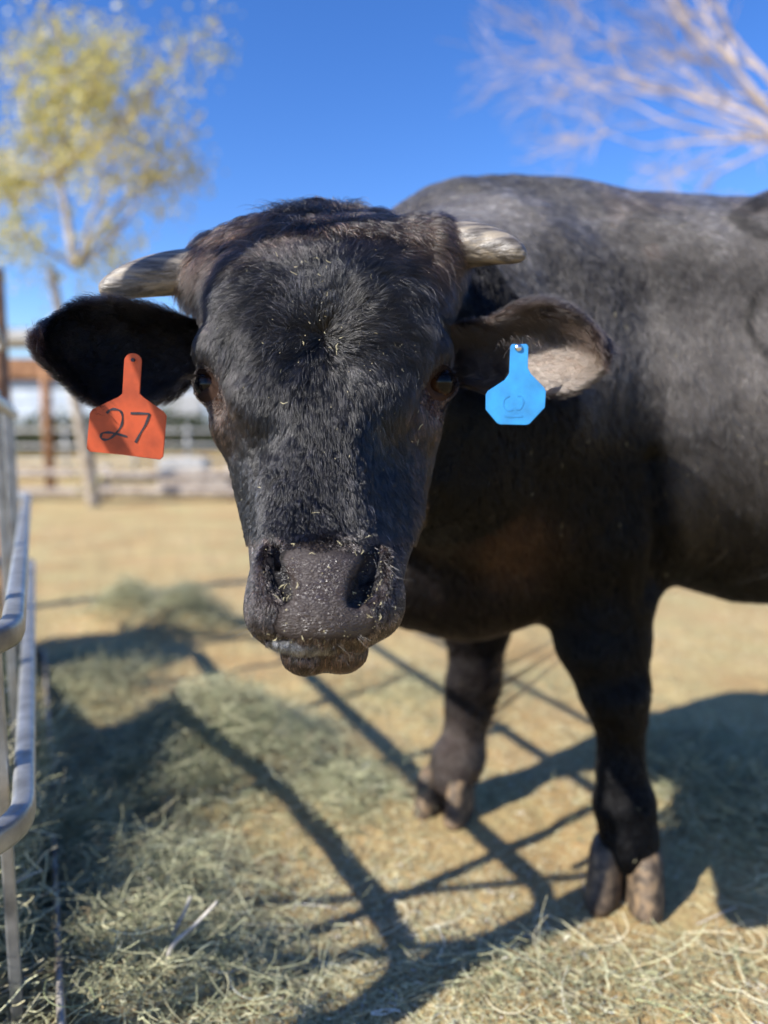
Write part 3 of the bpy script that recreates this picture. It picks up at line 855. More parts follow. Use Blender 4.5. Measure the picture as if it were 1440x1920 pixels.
# above the whorl: out and up; beside: out, then bending down; below: straight down the nose
droop = sstep(.015, .12, ax) * 1.5 + sstep(.02, .06, -dz) * 1.6
droop *= (1 - .75 * sstep(.05, .12, dz) * (1 - sstep(.08, .15, ax)))
Dx = ux * (1 - .55 * sstep(.05, .14, -dz)); Dz = uz - droop
crown = sstep(462, 425, qy) + 0.0
side = sstep(.06, .12, ax) * sstep(560, 500, qy)
cw = np.clip(crown + side, 0, 1)
Dx = Dx * (1 - cw) + np.tanh(dx / .035) * 1.0 * cw; Dz = Dz * (1 - cw) + (-.35 - .6 * sstep(.1, .17, ax)) * cw
below_eye = sstep(760, 820, qy) * sstep(.05, .09, ax)
Dx = Dx * (1 - below_eye) + np.sign(dx) * .45 * below_eye; Dz = Dz * (1 - below_eye) - 1.0 * below_eye
wob = .45
Dx = Dx + wob * vnoise(Q, 26, 31) + .28 * vnoise(Q, 75, 35); Dz = Dz + wob * vnoise(Q, 26, 32) + .28 * vnoise(Q, 75, 36)
D = np.stack([Dx, np.zeros_like(Dx), Dz], 1)
L = np.full(len(Q), .028)
L = L + .018 * sstep(.0, .06, r) * sstep(740, 660, qy)
L = np.where(qy > 740, L * (1 - sstep(740, 860, qy)) + .017 * sstep(740, 860, qy), L)
L = L + .013 * cw
L = L * (1 - .5 * sstep(985, 1030, qy)); L = np.where((qy > 1012) & (qy < 1185), np.minimum(L, .0045), L)
L = np.where((qy > 1060) & (np.abs(qx - 608) > 70), .0055, L)
L = np.where(ed < .045, np.minimum(L, .004 + .25 * (ed - .02)), L)
L = np.where((qy > 1198), .010, L)
L *= RNG.uniform(.6, 1.15, len(Q))
lift = np.full(len(Q), .30) + .14 * cw + .15 * vnoise(Q, 30, 44)
lift = np.where(qy > 760, .30, lift); lift = np.where(r < .03, .55, lift)
lk = lambda s_: np.log(locks(Q, .0055, 1.0)[:, 0])
lift = lift + .13 * np.clip(lk(0), -1.5, 2)
lift = np.clip(lift, .08, .9); lift = np.where(qy > 1012, .10, lift)
D = D + (.28 - .16 * sstep(740, 840, qy))[:, None] * np.stack([lk(0), 0 * dx, lk(0)], 1)
L = L * (1 - .55 * sstep(.105, .14, ax) * sstep(540, 600, qy)); lift = lift * (1 - .4 * sstep(.105, .14, ax))
csz = .0055 - .0020 * sstep(740, 860, qy)
rad = np.full(len(Q), .00030) + .00005 * cw
p, rr = strands(Q, Nn, D, L, lift, rad, np.full(len(Q), .05) + .2 * cw, clump=.72, csize=csz[:, None])
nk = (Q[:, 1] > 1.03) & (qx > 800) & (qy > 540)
C = C * RNG.uniform(.6, 1.5, (len(Q), 1)) * locks(Q, .0055, .75) * (.7 + 6.0 * (RNG.random((len(Q), 1)) < .09))  # a few pale strands put the coat's glints into the hair colour
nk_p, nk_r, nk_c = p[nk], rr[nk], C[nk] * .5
put(p[~nk], rr[~nk], C[~nk])
# tuft standing on the poll
Nn_ = 900
cpx = RNG.normal(575, 26, Nn_); base = PA(cpx, RNG.uniform(392, 412, Nn_), RNG.uniform(.985, 1.02, Nn_))
N_ = np.tile([0, -.3, 1.0], (Nn_, 1)); N_ /= np.linalg.norm(N_[0])
D = np.stack([-.7 * np.ones(Nn_), np.zeros(Nn_), .3 * np.ones(Nn_)], 1) + .8 * RNG.normal(size=(Nn_, 3))
p, rr = strands(base, N_, D, RNG.uniform(.02, .05, Nn_), RNG.uniform(.3, 1.0, Nn_), np.full(Nn_, .00022), np.full(Nn_, .2), clump=.5, csize=.006)
put(p, rr, np.tile(BLACK, (Nn_, 1)))

# ---- ears
for k, (e, nn) in enumerate(((EAR_L, 42000), (EAR_R, 52000))):
    Q, Nn, C, pd, _ = sample(((teid == k + 1) & (tc_[:, 0] * (1 if k else -1) > (.095 if k else .235))) * 1.0, nn)
    b0, b1 = e[2][6].mean(0), e[2][-1].mean(0)
    ax_ = (b1 - b0) / np.linalg.norm(b1 - b0)
    cen = e[2].mean((0, 1)); rel = Q - b0
    t = (rel @ ax_) / np.linalg.norm(b1 - b0)
    up = Q[:, 2] - (b0[2] + t * (b1[2] - b0[2]))
    inner = (Nn @ e[3].mean((0, 1))) > 0
    D = np.tile(ax_, (len(Q), 1)) + np.stack([0 * up, 0 * up, up * 9], 1) * np.where(inner, 1.0, .4)[:, None] + .22 * np.stack([vnoise(Q, 45, 51), vnoise(Q, 45, 52), vnoise(Q, 45, 53)], 1)
    edge = sstep(.022, .055, np.abs(up)) + sstep(.75, 1.0, t)
    L = (.013 + .016 * np.clip(edge, 0, 1)) * RNG.uniform(.6, 1.2, len(Q))
    lift = .22 + .25 * np.clip(edge, 0, 1) + .1 * RNG.random(len(Q))
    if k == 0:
        C = np.tile([.0075, .0065, .0065], (len(Q), 1)) * (1 + 3.0 * np.clip(sstep(.85, 1.02, t) + sstep(.04, .06, up), 0, 1))[:, None]  # dark as in shade, lit fringe at tip and rim put into the colour
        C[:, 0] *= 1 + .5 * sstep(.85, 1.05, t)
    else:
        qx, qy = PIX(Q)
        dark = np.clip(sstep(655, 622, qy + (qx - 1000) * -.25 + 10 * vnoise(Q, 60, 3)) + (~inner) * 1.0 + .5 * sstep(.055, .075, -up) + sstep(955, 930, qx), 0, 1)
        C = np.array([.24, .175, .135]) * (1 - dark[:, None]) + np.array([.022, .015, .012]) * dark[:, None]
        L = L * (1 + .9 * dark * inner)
    C = C * RNG.uniform(.65, 1.4, (len(Q), 1))
    p, rr = strands(Q, Nn, D, L, lift, np.full(len(Q), .00020), np.full(len(Q), .05), clump=.5, csize=.007, jit=.2, seed=5 + k)
    put(p, rr, C)
# shaggy hair flopping from the upper rim of the right ear
n_ = 5200; ii = RNG.integers(3, 40, n_); jj = RNG.integers(0, 7, n_); q = EAR_R[2][ii, jj] + RNG.normal(0, .0025, (n_, 3)); Nv = EAR_R[3][ii, jj]
dd = np.stack([.75 + .3 * RNG.normal(size=n_), 0 * q[:, 0], -.55 + .35 * RNG.normal(size=n_)], 1)
p, rr = strands(q, Nv, dd, RNG.uniform(.018, .042, n_), np.full(n_, .5), np.full(n_, .00024), np.full(n_, .1), clump=.6, csize=.006)
sh_ = (PIX(q)[0] > 1030)[:, None]
put(p, rr, np.where(sh_, np.array([.055, .036, .028]), np.array([.016, .012, .011])) * RNG.uniform(.6, 1.8, (n_, 1)))
# a few hairs over the blue tag's stem
n_ = 40; q = PA(RNG.uniform(925, 1010, n_), RNG.uniform(628, 650, n_), np.full(n_, .935)); Nv = np.tile([0, -1.0, 0], (n_, 1))
p, rr = strands(q, Nv, np.stack([RNG.normal(.3, .7, n_), 0 * q[:, 0], -np.ones(n_) * .8], 1), RNG.uniform(.008, .024, n_), np.full(n_, .35), np.full(n_, .0002), np.zeros(n_), clump=.3)
put(p, rr, np.tile([.03, .02, .016], (n_, 1)))

# ---- body: coarser, shorter coat
front = np.where((tc_[:, 1] < 1.75) & (facing > -.25) & (tc_[:, 0] < 1.05), 1.0, .10)
w = (~thead) * (teid == 0) * front * (tc_[:, 2] > .09)
Q, Nn, C, pd, _ = sample(w, 230000)
D = np.stack([.30 + .25 * vnoise(Q, 5, 61), .0 * Q[:, 0], -1.0 + .3 * vnoise(Q, 5, 62)], 1)
back = sstep(1.15, 1.40, Q[:, 2])
D[:, 0] += back * 1.2
D += .30 * np.stack([vnoise(Q, 30, 63), vnoise(Q, 30, 64), vnoise(Q, 30, 65)], 1)
L = .017 * RNG.uniform(.6, 1.3, len(Q)); L = np.where(Q[:, 2] < .5, L * .7, L)
# branded lines: hair gone dark and dense along two rings high on the flank
bx, by = PIX(Q)
def ring(cx, cy, rx, ry): return np.abs(np.sqrt(((bx - cx) / rx) ** 2 + ((by - cy) / ry) ** 2) - 1) * min(rx, ry)
br = (np.minimum(ring(1478, 408, 95, 36), ring(1470, 590, 70, 68)) < 8.0 + 2.0 * vnoise(Q, 60, 7)) & (Q[:, 1] < 1.75)
C = C * RNG.uniform(.6, 1.5, (len(Q), 1)) * locks(Q, .008, .35) * np.exp(.55 * vnoise(Q * np.array([1, 1, .22]), 34, 71) + .35 * vnoise(Q * np.array([1, 1, .5]), 9, 72))[:, None]; C[br] *= .13  # vertical streaks put the shade of skin wrinkles into the hair colour
L[br] *= 1.3
p, rr = strands(Q, Nn, D, L, np.full(len(Q), .22), np.full(len(Q), .00036), np.full(len(Q), .05), K=5, clump=.55, csize=.012, jit=.18)
p = np.concatenate([p, p[:, -1:] * 2 - p[:, -2:-1]], 1)[:, :6]; rr = np.concatenate([rr, rr[:, -1:] * .6], 1)
put(p, rr, C)

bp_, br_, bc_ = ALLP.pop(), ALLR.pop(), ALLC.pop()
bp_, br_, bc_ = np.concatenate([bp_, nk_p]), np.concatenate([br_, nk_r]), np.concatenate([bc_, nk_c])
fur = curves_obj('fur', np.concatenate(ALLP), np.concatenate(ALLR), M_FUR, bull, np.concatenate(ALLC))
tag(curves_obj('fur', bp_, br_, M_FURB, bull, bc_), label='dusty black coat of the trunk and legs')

# ---- whiskers, lashes
def fur2(name, roots, dirs, L, r, col, K=8, curl=.4):
    N = len(roots); s = np.linspace(0, 1, K)[None, :, None]
    side = RNG.normal(size=(N, 3)) * curl
    pts = roots[:, None] + L[:, None, None] * (dirs[:, None] * s + side[:, None] * s * s)
    rr = r * (1 - .85 * np.linspace(0, 1, K)[None]) * np.ones((N, 1))
    return curves_obj(name, pts, rr, M_FUR, bull, np.tile(col, (N, 1)))
R_, D_ = [], []
for (x0, y0, x1, y1, n_, d) in ((480, 1080, 520, 1190, 20, .785), (700, 1020, 745, 1180, 20, .79), (530, 1190, 690, 1205, 18, .775), (560, 1215, 660, 1245, 22, .79), (690, 1000, 730, 1030, 8, .80), (470, 990, 500, 1030, 6, .81)):
    q = PA(RNG.uniform(x0, x1, n_), RNG.uniform(y0, y1, n_), np.full(n_, d))
    R_.append(q); sx = np.sign(q[:, 0] + .062)
    D_.append(np.stack([sx * RNG.uniform(.1, 1, n_), -RNG.uniform(.3, 1, n_), -RNG.uniform(-.2, .8, n_)], 1))
R_, D_ = np.concatenate(R_), np.concatenate(D_); D_ /= np.linalg.norm(D_, axis=1, keepdims=True)
fur2('whiskers', project(sdf, R_, 6), D_, RNG.uniform(.006, .024, len(R_)), .00020, (.25, .22, .19))
R_, D_ = [], []
for c, nrm, s in EYES:
    for a in np.linspace(-1, 1, 30):
        t = Vector((nrm.y, -nrm.x, 0)) * s
        R_.append(c + nrm * .019 + t * a * .017 + Vector((0, 0, .010 - .004 * a * a))); D_.append((nrm * 1.0 + t * a * .5 + Vector((0, 0, .05 * random.random() - .1))).normalized())
fur2('lashes', np.array([tuple(v) for v in R_]), np.array([tuple(v) for v in D_]), RNG.uniform(.014, .024, len(R_)), .0003, (.01, .008, .007), curl=.12)

# ---- chaff stuck in the coat
def flecks(name, pts, nrm, size, mat, parent, kind='stuff'):
    N = len(pts); vs, fs = [], []
    for i in range(N):
        n = Vector(nrm[i]); t = n.orthogonal().normalized(); a = random.uniform(0, 6.28); t = (Matrix.Rotation(a, 3, n) @ t); b = n.cross(t)
        Ls = size[i]; w = random.uniform(.00025, .0007); o = Vector(pts[i]) + n * .0015
        c = random.uniform(-.3, .3) * Ls; k = len(vs)
        q = [o - t * Ls / 2, o + b * c + n * random.uniform(0, .25) * Ls, o + t * Ls / 2 + n * random.uniform(0, .3) * Ls]
        for j, v in enumerate(q):
            ww = w * (1 if j == 1 else .5); vs += [v + b * ww, v - b * ww, v + n * ww * .6]
        for j in range(2):
            e = k + j * 3; fs += [(e, e + 1, e + 4, e + 3), (e + 1, e + 2, e + 5, e + 4), (e + 2, e, e + 3, e + 5)]
    me = bpy.data.meshes.new(name); me.from_pydata(vs, [], fs); me.materials.append(mat)
    o = bpy.data.objects.new(name, me); link(o, parent); o.location = -parent.location; o['kind'] = kind; return o
M_CHAFF = mat_noise('chaff', (.26, .22, .11), (.58, .52, .32), scale=140, rough=.7, bump=0)
FP, FN, FS = [], [], []
zones = [(600, 470, 45, 70, 34), (610, 640, 70, 50, 30), (690, 680, 60, 50, 18), (600, 480, 160, 60, 34), (600, 800, 130, 120, 40), (610, 1050, 70, 20, 16), (700, 1130, 22, 30, 46), (535, 1110, 12, 22, 22), (560, 1196, 50, 8, 24), (600, 420, 140, 15, 26), (700, 1040, 18, 12, 18)]
cs = []
for (a, b, sx, sy, n_) in zones:
    x, y = RNG.normal(a, sx, n_), RNG.normal(b, sy, n_)
    cs.append(np.stack([x, y], 1))
cs = np.concatenate(cs)
sel = thead & (teid == 0) & (facing > .15)
tx, ty, tp = pc[sel], pyc[sel], tc_[sel]; tn = TN[sel]
for x, y in cs:
    j = np.argmin((tx - x) ** 2 + (ty - y) ** 2)
    if (tx[j] - x) ** 2 + (ty[j] - y) ** 2 < 60:
        nose = y > 1030
        FP.append(tp[j] + tn[j] * (.001 if nose else .0065)); FN.append(tn[j]); FS.append(random.choice([.001, .0012, .0015, .0015, .002, .003, .005, .009]) * (.8 if nose else 1))
sel = (~thead) & (teid == 0) & (facing > .2) & (tc_[:, 0] < 1.0)
kk = RNG.choice(np.nonzero(sel)[0], 90, p=area[sel] / area[sel].sum())
for j in kk: FP.append(tc_[j] + TN[j] * .008); FN.append(TN[j]); FS.append(random.uniform(.002, .010))
flecks('chaff_specks', FP, FN, FS, M_CHAFF, bull)

# ================================================================== GROUND
def G(px, py, z=0.0):
    """where the sight line through a photo pixel meets height z"""
    q = P(px, py, 1.0) - Vector((0, 0, CAM_H)); t = (z - CAM_H) / q.z
    return Vector((0, 0, CAM_H)) + q * t
MOUNDS = []      # x, y, rx, ry, height
for (px_, py_, rx, ry, h) in ((400, 1425, .32, .28, .21), (300, 1500, .25, .2, .13), (640, 1500, .22, .20, .045), (250, 1700, .22, .22, .11), (230, 1860, .22, .20, .13), (420, 1900, .16, .12, .05), (150, 1300, .25, .5, .10),
                          (350, 1185, .22, .2, .20), (245, 1160, .2, .2, .18), (1400, 1520, .34, .32, .09), (1330, 1440, .3, .3, .05), (930, 1840, .25, .10, .03), (1200, 1870, .5, .14, .025), (820, 1300, .5, .3, .03), (150, 1600, .16, .3, .12)):
    g = G(px_, py_); MOUNDS.append((g.x, g.y, rx, ry, h))
def mound(x, y):
    h = np.zeros_like(x)
    for (a, b, rx, ry, hh) in MOUNDS: h = np.maximum(h, hh * np.exp(-(((x - a) / rx) ** 2 + ((y - b) / ry) ** 2) * 1.3))
    return h
def hgt(x, y):
    p = np.stack([x, y, 0 * x], -1); r = np.sqrt(x * x + y * y)
    near = 1 - sstep(5, 11, r)
    return mound(x, y) * .72 + near * (.010 * vnoise(p, 3, 1) + .006 * vnoise(p, 9, 2) + .004 * vnoise(p, 24, 3)) + (sstep(12, 24, r) * (.35 + .3 * vnoise(p, .09, 4)) + sstep(60, 300, r) * 0) * (y > -20)
rr_ = np.r_[np.linspace(.25, 4.0, 150), np.geomspace(4.05, 1500, 90)]
NA = 420
th_ = np.concatenate([np.linspace(-.75, .75, 320), np.linspace(.75, 2 * np.pi - .75, 102)[1:-1]])
NA = len(th_)
RR, TT = np.meshgrid(rr_, th_, indexing='ij')
gx, gy = RR * np.sin(TT), RR * np.cos(TT)
gv = np.stack([gx, gy, hgt(gx, gy)], -1).reshape(-1, 3)
i, j = np.meshgrid(np.arange(len(rr_) - 1), np.arange(NA), indexing='ij')
gf = np.stack([i * NA + j, (i + 1) * NA + j, (i + 1) * NA + (j + 1) % NA, i * NA + (j + 1) % NA], -1).reshape(-1, 4)[:, ::-1]
gv = np.concatenate([gv, [[0, 0, float(hgt(np.array([0.]), np.array([0.]))[0])]]])
def ground_mat():
    m, n, l, b = mat_new('trampled_dirt')
    tc = n.new('ShaderNodeTexCoord')
    def noise(sc, det=8, rough=.6, vec=None):
        t = n.new('ShaderNodeTexNoise'); t.inputs['Scale'].default_value = sc; t.inputs['Detail'].default_value = det; t.inputs['Roughness'].default_value = rough
        l.new(vec or tc.outputs['Object'], t.inputs['Vector']); return t
    def ramp(src, stops):
        r = n.new('ShaderNodeValToRGB'); l.new(src, r.inputs[0])
        while len(r.color_ramp.elements) < len(stops): r.color_ramp.elements.new(.5)
        for e, (p_, c_) in zip(r.color_ramp.elements, stops): e.position = p_; e.color = (*c_, 1)
        return r
    dirt = ramp(noise(2.2).outputs['Fac'], [(.30, (.33, .20, .085)), (.50, (.44, .285, .13)), (.70, (.52, .37, .20))])
    chaff = ramp(noise(70, 6, .75).outputs['Fac'], [(.34, (.24, .19, .08)), (.50, (.47, .395, .19)), (.66, (.64, .57, .30))])
    m1 = ramp(noise(1.6, 10, .72).outputs['Fac'], [(.44, (0, 0, 0)), (.62, (1, 1, 1))])
    m2 = ramp(noise(55, 5, .8).outputs['Fac'], [(.36, (0, 0, 0)), (.60, (1, 1, 1))])
    mul = n.new('ShaderNodeMath'); mul.operation = 'MULTIPLY_ADD'; l.new(m1.outputs[0], mul.inputs[0]); mul.inputs[1].default_value = .62; 
    m3 = n.new('ShaderNodeMath'); m3.operation = 'MULTIPLY'; m3.inputs[1].default_value = .38; l.new(m2.outputs[0], m3.inputs[0]); l.new(m3.outputs[0], mul.inputs[2])
    mx = n.new('ShaderNodeMixRGB'); l.new(mul.outputs[0], mx.inputs[0]); l.new(dirt.outputs[0], mx.inputs[1]); l.new(chaff.outputs[0], mx.inputs[2])
    l.new(mx.outputs[0], b.inputs['Base Color']); b.inputs['Roughness'].default_value = .95; b.inputs['Specular IOR Level'].default_value = .15
    h1 = noise(28, 10, .7); bp = n.new('ShaderNodeBump'); bp.inputs['Strength'].default_value = .8; bp.inputs['Distance'].default_value = .02
    l.new(h1.outputs['Fac'], bp.inputs['Height'])
    h2 = noise(160, 4, .7); bp2 = n.new('ShaderNodeBump'); bp2.inputs['Strength'].default_value = .7; bp2.inputs['Distance'].default_value = .004
    l.new(h2.outputs['Fac'], bp2.inputs['Height']); l.new(bp.outputs[0], bp2.inputs['Normal']); l.new(bp2.outputs[0], b.inputs['Normal'])
    return m
# centre fan closes the disc under the camera
fan = np.array([[j_, (j_ + 1) % NA, len(gv) - 1, len(gv) - 1] for j_ in range(NA)])
gme = mesh_np('ground', gv, gf, ground_mat())
tag(gme, kind='structure')
mb = MB(); mb.add([tuple(gv[j_]) for j_ in range(NA)] + [tuple(gv[-1])], [(j_, (j_ + 1) % NA, NA) for j_ in range(NA)][::1])
bmx = bmesh.new(); bmx.from_mesh(gme.data)
cv = bmx.verts.new(gv[-1]); bmx.verts.ensure_lookup_table()
for j_ in range(NA):
    try: bmx.faces.new((bmx.verts[j_], bmx.verts[(j_ + 1) % NA], cv))
    except Exception: pass
loose = [v for v in bmx.verts if not v.link_faces]; bmesh.ops.delete(bmx, geom=loose, context='VERTS')
bmesh.ops.recalc_face_normals(bmx, faces=bmx.faces)
bmx.to_mesh(gme.data); bmx.free()
gme.data.polygons.foreach_set('use_smooth', [True] * len(gme.data.polygons))

# ================================================================== LOOSE HAY
def hay_mat(name, tr=.25):
    m, n, l, b = mat_new(name)
    a = n.new('ShaderNodeAttribute'); a.attribute_name = 'tint'
    l.new(a.outputs['Color'], b.inputs['Base Color']); b.inputs['Roughness'].default_value = .55; b.inputs['Specular IOR Level'].default_value = .35
    return m
M_HAY = hay_mat('hay')
HAYC = np.array([[.24, .25, .14], [.34, .34, .20], [.44, .43, .26], [.52, .48, .30], [.62, .56, .38], [.28, .22, .12], [.19, .21, .11]])
def hay_strands(x, y, z0, L, r, curl, pitch, K=7, flat=.0, pal=None, lift=0.0):
    N = len(x); a = RNG.uniform(0, 2 * np.pi, N); pt = RNG.normal(0, 1, N) * pitch + lift
    step = L / (K - 1); pts = np.zeros((N, K, 3)); cur = np.stack([x, y, z0], 1); pts[:, 0] = cur
    wa = RNG.normal(0, 1, N) * curl; wp = RNG.normal(0, 1, N) * curl * .6
    kink = RNG.integers(1, K, N)
    for k in range(1, K):
        aa = a + wa * k / K + np.where(kink == k, RNG.normal(0, .8, N), 0); a = aa
        pt = pt + wp / K - .10 * lift
        d = np.stack([np.cos(aa) * np.cos(pt), np.sin(aa) * np.cos(pt), np.sin(pt)], 1)
        cur = cur + d * step[:, None]
        g = hgt(cur[:, 0], cur[:, 1]) + .002 + .0 * z0
        low = cur[:, 2] < g
        cur[low, 2] = g[low] + .002 * RNG.random(low.sum()); pt = np.where(low, np.abs(pt) * .5, pt)
        pts[:, k] = cur
    rad = r[:, None] * np.ones((1, K)) * (1 - .3 * np.linspace(0, 1, K)[None])
    c = (pal if pal is not None else HAYC)[RNG.integers(0, len(pal if pal is not None else HAYC), N)] * np.exp(RNG.normal(0, .35, (N, 1)))
    return pts, rad, np.minimum(c, .8)
HP, HR, HC = [], [], []
def hput(t): HP.append(t[0]); HR.append(t[1]); HC.append(t[2])
# hay heaped on the mounds
wts = np.array([m_[2] * m_[3] * (.3 + m_[4] * 8) for m_ in MOUNDS]); wts /= wts.sum()
NM = 38000
km = RNG.choice(len(MOUNDS), NM, p=wts); MM = np.array(MOUNDS)[km]
q = RNG.normal(size=(NM, 2)) * .5
x, y = MM[:, 0] + q[:, 0] * MM[:, 2], MM[:, 1] + q[:, 1] * MM[:, 3]
z = hgt(x, y) + RNG.random(NM) ** 1.5 * (mound(x, y) * .42 + .012)
near = np.hypot(x, y) < 1.45
hput(hay_strands(x, y, z, RNG.exponential(.032, NM) + .008, RNG.uniform(.00025, .0009, NM), .6, .24, pal=HAYC[[0, 1, 1, 2, 2, 6, 3, 5]]))
# springy stems standing out of the heaps
NT_ = 9000; km = RNG.choice([0, 0, 0, 1, 2, 6, 7, 8, 9, 9, 10, 14], NT_); MM = np.array(MOUNDS)[km]; q = RNG.normal(size=(NT_, 2)) * .42
x, y = MM[:, 0] + q[:, 0] * MM[:, 2], MM[:, 1] + q[:, 1] * MM[:, 3]
hput(hay_strands(x, y, hgt(x, y) + .03 * RNG.random(NT_), RNG.uniform(.03, .12, NT_), RNG.uniform(.0003, .0010, NT_), .6, .3, lift=.22, pal=HAYC[[0, 1, 1, 2, 0, 3]]))
# thin scatter everywhere near
NS = 75000
u = RNG.random(NS); rad_ = .75 + 6.2 * u ** 1.3; an = RNG.uniform(-.62, .62, NS)
x, y = rad_ * np.sin(an), rad_ * np.cos(an)
cov = vnoise(np.stack([x, y, 0 * x], 1), 1.7, 77) + .5 * vnoise(np.stack([x, y, 0 * x], 1), 5, 78) + RNG.normal(0, .35, NS)
k = cov > .18; x, y = x[k], y[k]; NS = len(x)
hput(hay_strands(x, y, hgt(x, y) + .004 * RNG.random(NS), RNG.uniform(.006, .035, NS), RNG.uniform(.0003, .0008, NS), .8, .06, pal=HAYC[[2, 3, 3, 4, 4, 1, 5]]))
# fine chaff right below the camera
NS = 42000; x = RNG.uniform(-.75, .95, NS); y = .80 + 1.1 * RNG.random(NS) ** 1.3
cov = vnoise(np.stack([x, y, 0 * x], 1), 3, 87) + RNG.normal(0, .4, NS); k = cov > .25; x, y = x[k], y[k]; NS = len(x)
hput(hay_strands(x, y, hgt(x, y) + .006 * RNG.random(NS), RNG.uniform(.003, .022, NS), RNG.uniform(.0003, .0009, NS), .8, .15, pal=HAYC[[1, 2, 3, 4, 4, 5]]))
# long springy stems in the foreground heap
NS = 1500; g0 = G(240, 1830); x, y = g0.x + RNG.normal(0, .19, NS), g0.y + RNG.normal(0, .16, NS)
hput(hay_strands(x, y, hgt(x, y) + .03 * RNG.random(NS), RNG.uniform(.03, .14, NS), RNG.uniform(.0003, .0008, NS), .6, .3, lift=.30, pal=HAYC[[1, 2, 3, 2]]))
NS = 260; g0 = G(1150, 1850); x, y = g0.x + RNG.normal(0, .4, NS), g0.y + RNG.normal(0, .13, NS)
hput(hay_strands(x, y, hgt(x, y) + .01 * RNG.random(NS), RNG.uniform(.05, .16, NS), RNG.uniform(.0006, .0011, NS), .8, .12, lift=.1, pal=HAYC[[3, 4, 4, 2]]))
hay = curves_obj('loose_hay', np.concatenate(HP), np.concatenate(HR), M_HAY, None, np.concatenate(HC))
tag(hay, kind='stuff')

# two bleached sticks standing out of the heap
M_STICK = mat_noise('bleached_stick', (.40, .36, .30), (.60, .56, .50), scale=60, rough=.7, bump=.3)
for lab, a_, b_, c_ in (('longer bleached stick poking out of the foreground hay', (324, 1772, 1.17), (365, 1735, 1.18), (408, 1690, 1.19)), ('shorter crooked pale stick beside the longer one', (328, 1745, 1.22), (345, 1712, 1.23), (358, 1680, 1.24))):
    mb = MB(); pts = catmull([P(*a_) - Vector((.01, 0, .03)), P(*a_), P(*b_), P(*c_)], 5)
    mb.tube(pts, [.0042 - .0018 * i_ / len(pts) for i_ in range(len(pts))], 8)
    mb.build('stick', M_STICK, None, smooth=True, label=lab, cat='stick', group='sticks in the foreground hay')

# ================================================================== FEEDER
M_GALV = mat_noise('galvanised_steel', (.28, .28, .27), (.50, .50, .49), scale=26, rough=.48, metal=.8, bump=.25, bscale=90, bdist=.002, lo=.3, hi=.7)
M_RUST = mat_noise('scuffed_steel', (.16, .12, .085), (.42, .39, .35), scale=22, rough=.55, metal=.55, bump=.3, bscale=70, bdist=.002)
feeder = empty('hay_feeder', (-1.1, 1.6, 0), label='galvanised tube hay feeder with upright bars at the left edge', cat='feeder')
def rounded(pts, r, n=7):
    """closed polygon in plan with rounded corners"""
    out = []; N = len(pts)
    for i_ in range(N):
        p0, p1, p2 = Vector(pts[i_ - 1]), Vector(pts[i_]), Vector(pts[(i_ + 1) % N])
        a, b = (p0 - p1).normalized(), (p2 - p1).normalized()
        A, B = p1 + a * r, p1 + b * r
        for k_ in range(n):
            t = k_ / (n - 1); out.append((1 - t) ** 2 * A + 2 * t * (1 - t) * p1 + t * t * B)
    return out
C1 = Vector((-.437, .845)); side_dir = Vector((-.425, .905)).normalized(); end_dir = Vector((-.75, -.66)).normalized()
FPTS = [C1, C1 + side_dir * 2.0, C1 + side_dir * 2.0 + Vector((-1.3, -.2)), C1 + end_dir * .55 + Vector((-1.4, -.2)), C1 + end_dir * .55]
loop = rounded([(p_.x, p_.y) for p_ in FPTS], .075)
def rail(z, w, h, name, mat, off=0.0):
    mb = MB(); pts = [Vector((p_.x, p_.y, z)) for p_ in loop]; pts.append(pts[0].copy())
    vs, fs = [], []; n = len(pts) - 1
    for i_ in range(n):
        t = (pts[(i_ + 1) % n] - pts[i_ - 1]).normalized(); x_ = Vector((t.y, -t.x, 0)); 
        prof = []
        for k_ in range(12):
            a = 2 * math.pi * k_ / 12 + math.pi / 12; ca, sa = math.cos(a), math.sin(a)
            prof.append(pts[i_] + x_ * (math.copysign(abs(ca) ** .55, ca) * w / 2 + off) + Vector((0, 0, math.copysign(abs(sa) ** .55, sa) * h / 2)))
        vs += prof
    for i_ in range(n):
        for k_ in range(12):
            fs.append((i_ * 12 + k_, i_ * 12 + (k_ + 1) % 12, ((i_ + 1) % n) * 12 + (k_ + 1) % 12, ((i_ + 1) % n) * 12 + k_))
    mb.add(vs, fs); return mb.build(name, mat, feeder, smooth=True)
for z_, w_, o_ in ((.44, .036, 0), (.68, .034, 0), (.97, .026, -.02), (1.20, .022, -.05)): rail(z_, w_ * .8, w_, 'rail', M_GALV, o_)
mbp = MB()
rail(.06, .014, .11, 'pan_rim', M_RUST, .03)
mb = MB(); mb.add([Vector((p_.x, p_.y, .03)) for p_ in loop] + [Vector((p_.x, p_.y, .022)) for p_ in loop], [tuple(range(len(loop))), tuple(range(len(loop), 2 * len(loop)))[::-1]])
mb.build('pan_floor', M_RUST, feeder)
# upright flat bars
per = [(FPTS[i_], FPTS[(i_ + 1) % 5]) for i_ in range(5)]
for (a, b) in per:
    Ls = (b - a).length; n_ = max(1, int(Ls / .42))
    for k_ in range(n_):
        t = (k_ + .35) / n_
        p_ = a + (b - a) * t; d_ = (b - a).normalized()
        mb = MB(); inn = Vector((-d_.y, d_.x)) * .028
        mb.bar((p_.x + inn.x, p_.y + inn.y, .04), (p_.x + inn.x, p_.y + inn.y, 1.0), .030, .016, up=(inn.x, inn.y, 0), bev=.003)
        mb.build('upright', M_GALV, feeder)
# stout corner post near the camera, outside the frame, whose shadow crosses the foreground
cpst = Vector((-.51, .745))
mb = MB(); mb.tube([(cpst.x, cpst.y, 0), (cpst.x, cpst.y, .98)], .042, 20); mb.build('corner_post', M_GALV, feeder, smooth=False)

